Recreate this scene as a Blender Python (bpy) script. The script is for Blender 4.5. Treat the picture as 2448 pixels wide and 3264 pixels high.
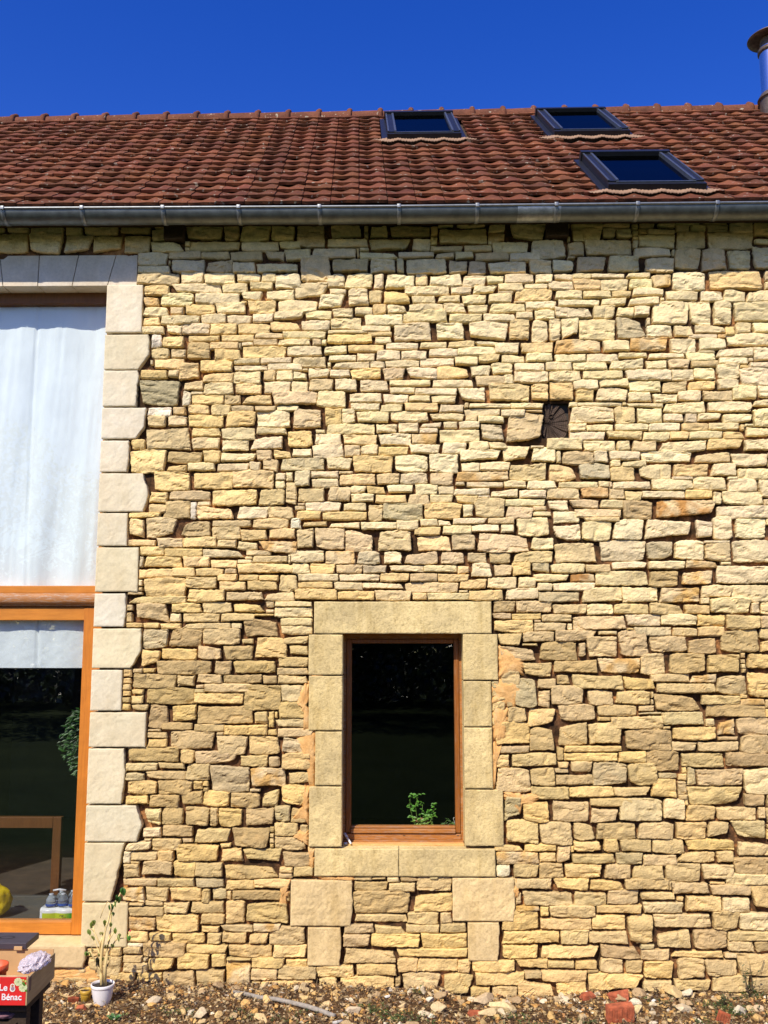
import bpy, bmesh, math, random
import numpy as np
from mathutils import Vector, Matrix, Euler
R = math.radians
for o in list(bpy.data.objects): bpy.data.objects.remove(o)
S = bpy.context.scene
COL = S.collection

# ------------------------------------------------------------------ camera
F = 2950.0; TH = R(7.4); PSI = R(0.8); CZ = 2.15
cam = bpy.data.cameras.new('camera'); co = bpy.data.objects.new('camera', cam); COL.objects.link(co)
co.location = (0, -6, CZ); co.rotation_euler = (R(90) + TH, 0, PSI)
cam.sensor_fit = 'VERTICAL'; cam.sensor_height = 36; cam.lens = F / 3264 * 36
cam.clip_start = .05; cam.clip_end = 500
S.camera = co

# ------------------------------------------------------------------ sky and sun
SUN = Vector((-.47, -1, 1.08)).normalized()
w = bpy.data.worlds.new('World'); S.world = w; w.use_nodes = True
nt = w.node_tree; nt.nodes.clear()
sky = nt.nodes.new('ShaderNodeTexSky'); sky.sky_type = 'NISHITA'; sky.sun_disc = False
sky.sun_elevation = math.asin(SUN.z); sky.sun_rotation = math.atan2(SUN.x, SUN.y)
sky.altitude = 300; sky.air_density = 1.0; sky.dust_density = 0.6; sky.ozone_density = 3.0
hs = nt.nodes.new('ShaderNodeHueSaturation'); hs.inputs['Saturation'].default_value = 1.39; hs.inputs['Hue'].default_value = .529; hs.inputs['Value'].default_value = 1.0
bg = nt.nodes.new('ShaderNodeBackground'); bg.inputs[1].default_value = .16
out = nt.nodes.new('ShaderNodeOutputWorld')
nt.links.new(sky.outputs[0], hs.inputs['Color']); nt.links.new(hs.outputs[0], bg.inputs[0]); nt.links.new(bg.outputs[0], out.inputs[0])
sl = bpy.data.lights.new('sun', 'SUN'); sl.energy = 4.7; sl.angle = R(.53); sl.color = (1, .90, .765)
so = bpy.data.objects.new('sun', sl); COL.objects.link(so); so.location = (-8, -16, 18)
so.rotation_euler = SUN.to_track_quat('Z', 'Y').to_euler()
S.view_settings.view_transform = 'Standard'; S.view_settings.look = 'None'
S.view_settings.exposure = .24; S.view_settings.gamma = 1
S.render.engine = 'CYCLES'
S.cycles.max_bounces = 8; S.cycles.transparent_max_bounces = 12

# ------------------------------------------------------------------ helpers
_f = np.array([0, math.cos(TH), math.sin(TH)]); _u = np.array([0, -math.sin(TH), math.cos(TH)])
def ray(px, py):
    d = _f + np.array([(px - 1224) / F, 0, 0]) + (1632 - py) / F * _u
    c, s = math.cos(PSI), math.sin(PSI)
    return np.array([c * d[0] - s * d[1], s * d[0] + c * d[1], d[2]])
def at(px, py, y=0.0):          # a measured photo point brought to the plane y
    d = ray(px, py); t = (y + 6) / d[1]
    return np.array([0, -6, CZ]) + t * d

def hsh(ix, iy, iz, seed):
    h = (ix.astype(np.int64) * 374761393 + iy.astype(np.int64) * 668265263 + iz.astype(np.int64) * 2147483647 + int(seed) * 974634777) & 0xffffffff
    h = ((h ^ (h >> 13)) * 1274126177) & 0xffffffff
    h = ((h ^ (h >> 16)) * 2246822519) & 0xffffffff
    return ((h ^ (h >> 15)) & 0xffffff) / float(0xffffff)
def noise(x, y, z=0.0, seed=0):   # value noise -1..1
    x = np.asarray(x, float); y = np.asarray(y, float); z = np.asarray(z, float) + np.zeros_like(x)
    y = y + np.zeros_like(x)
    ix, iy, iz = np.floor(x), np.floor(y), np.floor(z)
    fx, fy, fz = x - ix, y - iy, z - iz
    fx, fy, fz = [f * f * (3 - 2 * f) for f in (fx, fy, fz)]
    r = 0
    for a in (0, 1):
        for b in (0, 1):
            for c in (0, 1):
                r = r + hsh(ix + a, iy + b, iz + c, seed) * (fx if a else 1 - fx) * (fy if b else 1 - fy) * (fz if c else 1 - fz)
    return r * 2 - 1
def fbm(x, y, z=0.0, seed=0, o=3):
    r = 0; a = 1; s = 0
    for k in range(o):
        r = r + a * noise(np.asarray(x) * 2 ** k, np.asarray(y) * 2 ** k, np.asarray(z) * 2 ** k, seed + k * 17); s += a; a *= .5
    return r / s

def tag(o, label=None, cat=None, group=None, kind=None):
    if label: o['label'] = label
    if cat: o['category'] = cat
    if group: o['group'] = group
    if kind: o['kind'] = kind
    return o
def empty(name, loc=(0, 0, 0), rz=0):
    o = bpy.data.objects.new(name, None); COL.objects.link(o); o.location = loc; o.rotation_euler = (0, 0, rz)
    o.empty_display_size = .1
    return o
def link(name, me, mat=None, parent=None, smooth=False):
    o = bpy.data.objects.new(name, me); COL.objects.link(o)
    if mat is not None:
        for m_ in (mat if isinstance(mat, (list, tuple)) else [mat]): me.materials.append(m_)
    if smooth: me.polygons.foreach_set('use_smooth', [True] * len(me.polygons))
    if parent is not None:
        o.parent = parent
        bpy.context.view_layer.update()
        o.matrix_parent_inverse = parent.matrix_world.inverted()
    return o

class MB:
    """collects shapes for one mesh"""
    def __init__(s): s.v = []; s.f = []; s.c = []; s.mi = []
    def add(s, v, f, c=(1, 1, 1, 1), mi=0):
        n = sum(len(a) for a in s.v)
        v = np.asarray(v, float).reshape(-1, 3)
        s.v.append(v); s.f += [tuple(int(i) + n for i in q) for q in f]; s.mi += [mi] * len(f)
        c = np.asarray(c, float)
        s.c.append(np.tile(c, (len(v), 1)) if c.ndim == 1 else c)
        return s
    def box(s, a, b, c=(1, 1, 1, 1), bev=0.0, mi=0, rot=None, ctr=None):
        x0, y0, z0 = a; x1, y1, z1 = b
        if bev <= 0:
            v = [(x, y, z) for x in (x0, x1) for y in (y0, y1) for z in (z0, z1)]
            f = [(0, 1, 3, 2), (4, 6, 7, 5), (0, 4, 5, 1), (2, 3, 7, 6), (0, 2, 6, 4), (1, 5, 7, 3)]
        else:
            bm = bmesh.new(); bmesh.ops.create_cube(bm, size=1)
            for q in bm.verts: q.co = Vector(((q.co.x + .5) * (x1 - x0) + x0, (q.co.y + .5) * (y1 - y0) + y0, (q.co.z + .5) * (z1 - z0) + z0))
            bmesh.ops.bevel(bm, geom=bm.edges[:], offset=bev, segments=2, profile=.6, affect='EDGES')
            bm.verts.index_update(); v = [tuple(q.co) for q in bm.verts]; f = [tuple(q.index for q in p.verts) for p in bm.faces]; bm.free()
        v = np.array(v)
        if rot is not None:
            c0 = v.mean(0) if ctr is None else np.array(ctr)
            v = (v - c0) @ np.array(Euler(rot).to_matrix()).T + c0
        return s.add(v, f, c, mi)
    def tube(s, pts, r, n=8, c=(1, 1, 1, 1), cap=True, mi=0):
        pts = np.array(pts, float); m = len(pts); r = np.ones(m) * r if np.ndim(r) == 0 else np.array(r, float)
        V = []; up = Vector((.13, .21, 1)).normalized()
        for i in range(m):
            t = Vector(pts[min(i + 1, m - 1)] - pts[max(i - 1, 0)]).normalized()
            a = t.cross(up)
            if a.length < .1: a = t.cross(Vector((1, 0, 0)))
            a.normalize(); b = t.cross(a)
            for k in range(n):
                q = 2 * math.pi * k / n
                V.append(pts[i] + r[i] * (math.cos(q) * np.array(a) + math.sin(q) * np.array(b)))
        Fc = [(i * n + k, i * n + (k + 1) % n, (i + 1) * n + (k + 1) % n, (i + 1) * n + k) for i in range(m - 1) for k in range(n)]
        if cap: Fc += [tuple(range(n))[::-1], tuple((m - 1) * n + k for k in range(n))]
        return s.add(V, Fc, c, mi)
    def lathe(s, prof, n=24, ctr=(0, 0, 0), c=(1, 1, 1, 1), mi=0, wob=0):
        V = []
        for (r, z) in prof:
            for k in range(n):
                q = 2 * math.pi * k / n; rr = r * (1 + wob * math.sin(3 * q + z * 9))
                V.append((ctr[0] + rr * math.cos(q), ctr[1] + rr * math.sin(q), ctr[2] + z))
        m = len(prof)
        Fc = [(i * n + k, i * n + (k + 1) % n, (i + 1) * n + (k + 1) % n, (i + 1) * n + k) for i in range(m - 1) for k in range(n)]
        return s.add(V, Fc, c, mi)
    def grid(s, P, c=(1, 1, 1, 1), flip=False, mi=0):       # P: (m, n, 3)
        m, n = P.shape[:2]
        Fc = [(i * n + j, i * n + j + 1, (i + 1) * n + j + 1, (i + 1) * n + j) for i in range(m - 1) for j in range(n - 1)]
        if flip: Fc = [q[::-1] for q in Fc]
        if np.ndim(c) == 3: c = c.reshape(-1, 4)
        return s.add(P.reshape(-1, 3), Fc, c, mi)
    def build(s, name, mat=None, parent=None, smooth=False):
        me = bpy.data.meshes.new(name)
        V = np.concatenate(s.v); me.from_pydata(V.tolist(), [], s.f)
        ca = me.color_attributes.new('Col', 'FLOAT_COLOR', 'POINT')
        ca.data.foreach_set('color', np.concatenate(s.c).astype(np.float32).ravel())
        o = link(name, me, mat, parent, smooth)
        if any(s.mi): me.polygons.foreach_set('material_index', s.mi)
        me.update()
        return o

# ------------------------------------------------------------------ materials
def N(t, typ, **kw):
    n = t.nodes.new(typ)
    for k, v in kw.items(): setattr(n, k, v)
    return n
def new_mat(name):
    m = bpy.data.materials.new(name); m.use_nodes = True
    return m, m.node_tree, m.node_tree.nodes['Principled BSDF']
def ramp(t, fac, stops):
    r = N(t, 'ShaderNodeValToRGB'); e = r.color_ramp.elements
    while len(e) < len(stops): e.new(.5)
    for i, (p, c) in enumerate(stops): e[i].position = p; e[i].color = c if len(c) == 4 else (*c, 1)
    t.links.new(fac, r.inputs[0]); return r.outputs[0]
def ntex(t, scale, detail=4, rough=.6, vec=None, dist=0):
    n = N(t, 'ShaderNodeTexNoise'); n.inputs['Scale'].default_value = scale; n.inputs['Detail'].default_value = detail
    n.inputs['Roughness'].default_value = rough; n.inputs['Distortion'].default_value = dist
    if vec is None:
        tc = N(t, 'ShaderNodeTexCoord'); vec = tc.outputs['Object']
    t.links.new(vec, n.inputs['Vector']); return n.outputs['Fac']
def mapped(t, sc, rot=(0, 0, 0)):
    tc = N(t, 'ShaderNodeTexCoord'); mp = N(t, 'ShaderNodeMapping'); mp.inputs['Scale'].default_value = sc; mp.inputs['Rotation'].default_value = rot
    t.links.new(tc.outputs['Object'], mp.inputs[0]); return mp.outputs[0]
def mix(t, f, a, b, bt='MIX'):
    n = N(t, 'ShaderNodeMix', data_type='RGBA', blend_type=bt)
    for i, v in ((0, f), (6, a), (7, b)):
        if hasattr(v, 'is_linked') or hasattr(v, 'links'): t.links.new(v, n.inputs[i])
        else: n.inputs[i].default_value = v if i == 0 else ((*v, 1) if len(v) == 3 else v)
    return n.outputs[2]
def bump(t, p, h, strength, dist, prev=None):
    b = N(t, 'ShaderNodeBump'); b.inputs['Strength'].default_value = strength; b.inputs['Distance'].default_value = dist
    t.links.new(h, b.inputs['Height'])
    if prev is not None: t.links.new(prev, b.inputs['Normal'])
    t.links.new(b.outputs[0], p.inputs['Normal']); return b.outputs[0]
def vcol(t):
    a = N(t, 'ShaderNodeAttribute'); a.attribute_name = 'Col'; return a.outputs['Color']

def simple(name, col, rough=.6, metal=0, nscale=30, namp=.25, bmp=0, bdist=.002, spec=.5, use_v=False, alpha=1, trans=0):
    m, t, p = new_mat(name)
    p.inputs['Roughness'].default_value = rough; p.inputs['Metallic'].default_value = metal
    p.inputs['Specular IOR Level'].default_value = spec; p.inputs['Transmission Weight'].default_value = trans
    n = ntex(t, nscale, 5)
    lo = tuple(c * (1 - namp) for c in col); hi = tuple(min(1, c * (1 + namp)) for c in col)
    c = ramp(t, n, [(.3, lo), (.7, hi)])
    if use_v: c = mix(t, 1.0, c, vcol(t), 'MULTIPLY')
    t.links.new(c, p.inputs['Base Color'])
    if bmp: bump(t, p, n, bmp, bdist)
    return m

def stone_mat():
    m, t, p = new_mat('rubble_stone_face'); p.inputs['Roughness'].default_value = .95; p.inputs['Specular IOR Level'].default_value = .16
    base = vcol(t)
    n1 = ntex(t, 9, 5, .65); n2 = ntex(t, 34, 5, .7); n3 = ntex(t, 120, 3, .7)
    c = mix(t, 1.0, base, ramp(t, n1, [(.28, (.80, .80, .80)), (.72, (1.16, 1.13, 1.08))]), 'MULTIPLY')
    c = mix(t, 1.0, c, ramp(t, n2, [(.22, (.72, .66, .56)), (.42, (1, 1, 1)), (.8, (1.13, 1.12, 1.1))]), 'MULTIPLY')
    # iron staining and grey crust in patches of their own
    st = ramp(t, ntex(t, 4.3, 4, .7, mapped(t, (1, 1, 1.6))), [(.60, (0, 0, 0)), (.74, (1, 1, 1))])
    g = N(t, 'ShaderNodeMath', operation='MULTIPLY'); t.links.new(st, g.inputs[0]); g.inputs[1].default_value = .32
    c = mix(t, g.outputs[0], c, (.58, .33, .11))
    st2 = ramp(t, ntex(t, 6.1, 6, .75, mapped(t, (1.3, 1, 1))), [(.56, (0, 0, 0)), (.72, (1, 1, 1))])
    g2 = N(t, 'ShaderNodeMath', operation='MULTIPLY'); t.links.new(st2, g2.inputs[0]); g2.inputs[1].default_value = .30
    c = mix(t, g2.outputs[0], c, (.40, .33, .20))
    c = mix(t, 1.0, c, ramp(t, n3, [(.25, (.82, .80, .76)), (.6, (1.04, 1.04, 1.04))]), 'MULTIPLY')
    t.links.new(c, p.inputs['Base Color'])
    st3 = N(t, 'ShaderNodeMath', operation='ABSOLUTE'); sb = N(t, 'ShaderNodeMath', operation='SUBTRACT'); sb.inputs[1].default_value = .5
    t.links.new(ntex(t, 15, 5, .7, mapped(t, (1, 1, 2.4), (0, R(12), 0)), .6), sb.inputs[0]); t.links.new(sb.outputs[0], st3.inputs[0])
    mn = N(t, 'ShaderNodeMath', operation='MINIMUM'); mn.inputs[1].default_value = .09; t.links.new(st3.outputs[0], mn.inputs[0])
    b0 = bump(t, p, mn.outputs[0], .55, .03)
    b = bump(t, p, n2, .7, .011, b0)
    bump(t, p, n3, .6, .004, b)
    return m
def mortar_mat():
    m, t, p = new_mat('earth_mortar'); p.inputs['Roughness'].default_value = 1; p.inputs['Specular IOR Level'].default_value = .1
    n = ntex(t, 6, 5, .7); n2 = ntex(t, 70, 4, .7)
    c = ramp(t, n, [(.42, (.05, .03, .016)), (.55, (.15, .075, .035)), (.66, (.50, .24, .09)), (.78, (.58, .38, .18))])
    c = mix(t, 1.0, c, ramp(t, n2, [(.3, (.7, .7, .7)), (.7, (1.15, 1.15, 1.15))]), 'MULTIPLY')
    t.links.new(c, p.inputs['Base Color']); bump(t, p, n2, .8, .008)
    return m
def patch_mat():
    m, t, p = new_mat('lime_mortar_patch'); p.inputs['Roughness'].default_value = 1; p.inputs['Specular IOR Level'].default_value = .1
    n = ntex(t, 9, 5, .7); n2 = ntex(t, 90, 4, .7)
    c = ramp(t, n, [(.3, (.66, .35, .11)), (.55, (.78, .46, .17)), (.72, (.74, .52, .25))])
    c = mix(t, 1.0, c, ramp(t, n2, [(.3, (.82, .82, .82)), (.7, (1.08, 1.08, 1.08))]), 'MULTIPLY')
    t.links.new(c, p.inputs['Base Color']); bump(t, p, n2, .7, .006)
    return m
def dressed_mat(name, col, stain, amt, grain=1.0):
    m, t, p = new_mat(name); p.inputs['Roughness'].default_value = .9; p.inputs['Specular IOR Level'].default_value = .2
    n = ntex(t, 3.2, 6, .7); n2 = ntex(t, 60, 5, .75); n3 = ntex(t, 12, 4, .6)
    c = mix(t, ramp(t, n, [(.38, (0, 0, 0)), (.66, (amt, amt, amt))]), vcol(t), stain)
    c = mix(t, 1.0, c, ramp(t, n3, [(.3, (.90, .89, .86)), (.7, (1.05, 1.04, 1.03))]), 'MULTIPLY')
    c = mix(t, 1.0, c, ramp(t, n2, [(.30, tuple(1 - (1 - v) * grain for v in (.66, .63, .57))), (.5, (1, 1, 1)), (.75, (1.10, 1.09, 1.05))]), 'MULTIPLY')
    dr = ramp(t, ntex(t, 7, 5, .75, mapped(t, (1, 1, .22))), [(.50, (1, 1, 1)), (.68, tuple(1 - (1 - v) * grain for v in (.78, .74, .64)))])
    c = mix(t, 1.0, c, dr, 'MULTIPLY')
    c = mix(t, 1.0, c, col, 'MULTIPLY')
    t.links.new(c, p.inputs['Base Color']); bump(t, p, n2, .8 * grain, .007 * grain + .001)
    return m
def tile_mat():
    m, t, p = new_mat('terracotta_tile'); p.inputs['Roughness'].default_value = .85; p.inputs['Specular IOR Level'].default_value = .25
    n = ntex(t, 5, 5, .65); n2 = ntex(t, 55, 5, .7)
    c = mix(t, 1.0, vcol(t), ramp(t, n, [(.3, (.66, .62, .60)), (.7, (1.22, 1.16, 1.1))]), 'MULTIPLY')
    c = mix(t, 1.0, c, ramp(t, n2, [(.3, (.68, .66, .64)), (.6, (1.1, 1.1, 1.1))]), 'MULTIPLY')
    li = ramp(t, ntex(t, 26, 3, .55), [(.645, (0, 0, 0)), (.69, (.75, .75, .75))])
    c = mix(t, li, c, (.42, .38, .28))
    t.links.new(c, p.inputs['Base Color']); bump(t, p, n2, .6, .004)
    return m
def wood_mat(name, c0, c1, axis='x', rough=.55, wear=.0):
    m, t, p = new_mat(name); p.inputs['Roughness'].default_value = rough; p.inputs['Specular IOR Level'].default_value = .35
    sc = (1.2, 14, 14) if axis == 'x' else ((14, 14, 1.2) if axis == 'z' else (14, 1.2, 14))
    n = ntex(t, 6, 6, .7, mapped(t, sc)); 
    c = ramp(t, n, [(.3, c0), (.7, c1)])
    n2 = ntex(t, 5, 4, .6)
    c = mix(t, 1.0, c, ramp(t, n2, [(.3, (.85, .84, .82)), (.7, (1.08, 1.08, 1.08))]), 'MULTIPLY')
    if wear > 0:
        wv = ramp(t, ntex(t, 9, 6, .8, mapped(t, sc if axis == 'z' else (2, 10, 16))), [(.50, (0, 0, 0)), (.62, (wear, wear, wear))])
        c = mix(t, wv, c, (.40, .36, .30))
    t.links.new(c, p.inputs['Base Color']); bump(t, p, n, .35, .002)
    return m
def glass_mat(name, tint=(.93, .95, .95), refl=1.6, ior=1.5):
    m = bpy.data.materials.new(name); m.use_nodes = True; t = m.node_tree; t.nodes.clear()
    o = N(t, 'ShaderNodeOutputMaterial'); mx = N(t, 'ShaderNodeMixShader'); tr = N(t, 'ShaderNodeBsdfTransparent'); gl = N(t, 'ShaderNodeBsdfGlossy')
    lw = N(t, 'ShaderNodeLayerWeight'); lw.inputs[0].default_value = .5
    pw = N(t, 'ShaderNodeMath', operation='POWER'); pw.inputs[1].default_value = 5; t.links.new(lw.outputs['Facing'], pw.inputs[0])
    fr = N(t, 'ShaderNodeMath', operation='MULTIPLY_ADD'); fr.inputs[1].default_value = .95; fr.inputs[2].default_value = .045; t.links.new(pw.outputs[0], fr.inputs[0])
    mm = N(t, 'ShaderNodeMath', operation='MULTIPLY'); mm.inputs[1].default_value = refl; mm.use_clamp = True
    gl.inputs['Roughness'].default_value = 0.004; tr.inputs[0].default_value = (*tint, 1)
    nz = ntex(t, 2.2, 2, .5); b = N(t, 'ShaderNodeBump'); b.inputs['Strength'].default_value = .06; b.inputs['Distance'].default_value = .01
    t.links.new(nz, b.inputs['Height']); t.links.new(b.outputs[0], gl.inputs['Normal'])
    t.links.new(fr.outputs[0], mm.inputs[0]); t.links.new(mm.outputs[0], mx.inputs[0])
    t.links.new(tr.outputs[0], mx.inputs[1]); t.links.new(gl.outputs[0], mx.inputs[2]); t.links.new(mx.outputs[0], o.inputs[0])
    return m

M = {}
M['stone'] = stone_mat(); M['mortar'] = mortar_mat(); M['patch'] = patch_mat()
M['quoin'] = dressed_mat('pale_dressed_limestone', (1, 1, 1), (.66, .50, .28), .35, .35)
M['old_block'] = dressed_mat('weathered_dressed_limestone', (1, 1, 1), (.34, .27, .14), .55)
M['corbel'] = dressed_mat('rough_golden_corbel_stone', (1, 1, 1), (.46, .36, .20), .5, .8)
M['tile'] = tile_mat()
M['oak'] = wood_mat('honey_stained_wood', (.44, .145, .016), (.58, .205, .022), 'z', .5)
M['oak_h'] = wood_mat('honey_stained_wood_rail', (.47, .165, .018), (.62, .235, .028), 'x', .5)
M['oak_old'] = wood_mat('weathered_stained_wood', (.30, .12, .03), (.46, .20, .06), 'x', .6, .7)
M['oak_dark'] = wood_mat('dark_stained_wood', (.13, .048, .012), (.21, .08, .02), 'z', .5)
M['wframe'] = wood_mat('varnished_window_wood', (.20, .062, .008), (.33, .115, .014), 'z', .5, .15)
M['wframe_h'] = wood_mat('varnished_window_wood_rail', (.27, .095, .013), (.48, .20, .045), 'x', .55, .40)
M['beam'] = wood_mat('dark_beam_wood', (.03, .018, .01), (.07, .045, .028), 'y', .9)
M['zinc'] = simple('weathered_zinc', (.125, .14, .14), .48, .75, 14, .28, .2, .003)
M['zinc_br'] = simple('zinc_bracket', (.21, .225, .23), .45, .7, 40, .2)
M['steel'] = simple('stainless_flue_steel', (.62, .64, .68), .24, 1, 60, .06)
M['cowl'] = simple('sooty_cowl_steel', (.16, .12, .09), .55, .7, 20, .4)
M['sky_frame'] = simple('dark_grey_skylight_metal', (.030, .032, .038), .38, .5, 30, .15)
M['sky_hi'] = simple('grey_skylight_trim', (.13, .15, .18), .35, .6, 30, .15)
M['flash'] = simple('tan_pleated_flashing', (.30, .185, .115), .8, 0, 60, .2, .3)
M['dark'] = simple('dark_interior', (.045, .04, .035), .9, 0, 3, .3)
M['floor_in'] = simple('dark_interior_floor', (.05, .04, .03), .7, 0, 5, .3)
M['glass'] = glass_mat('window_glass', refl=.8); M['glass_big'] = glass_mat('large_window_glass', refl=2.0)
M['glass_sky'] = glass_mat('skylight_glass', (.25, .27, .32), .48)
M['cloth'] = simple('white_curtain_cloth', (.83, .87, .87), .95, 0, 4, .04, .25, .01, .1)
M['white'] = simple('white_glazed_ceramic', (.80, .78, .76), .25, 0, 20, .04)
M['loose'] = simple('loose_limestone', (.80, .78, .74), .95, 0, 5, .22, .4, .01, .15, True)
# ================================================================== the house
house = empty('stone_house', (0, 0, 0))
tag(house, 'golden rubble limestone house with brown tiled roof and orange framed tall window', 'house')
rng = random.Random(11); nr = np.random.RandomState(5)
XQ = -1.957; WL, WR = -.348, .422
Z_LB = float(at(1280, 2020, 0)[2])       # underside of small window lintel
Z_SILL = float(at(1280, 2703, 0)[2])
Z_VB = 4.49                              # underside of the long lintel
Z_TH = float(at(200, 3008, 0)[2])        # threshold top of tall window
HX0, HX1 = -4.6, 4.4                     # house extent

def pb(x0, y0, x1, y1, y=0.0):           # photo box -> wall rectangle (x0,x1,z0,z1)
    a = at(x0, (y0 + y1) / 2, y); b = at(x1, (y0 + y1) / 2, y); c = at((x0 + x1) / 2, y0, y); d = at((x0 + x1) / 2, y1, y)
    return float(a[0]), float(b[0]), float(d[2]), float(c[2])

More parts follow.
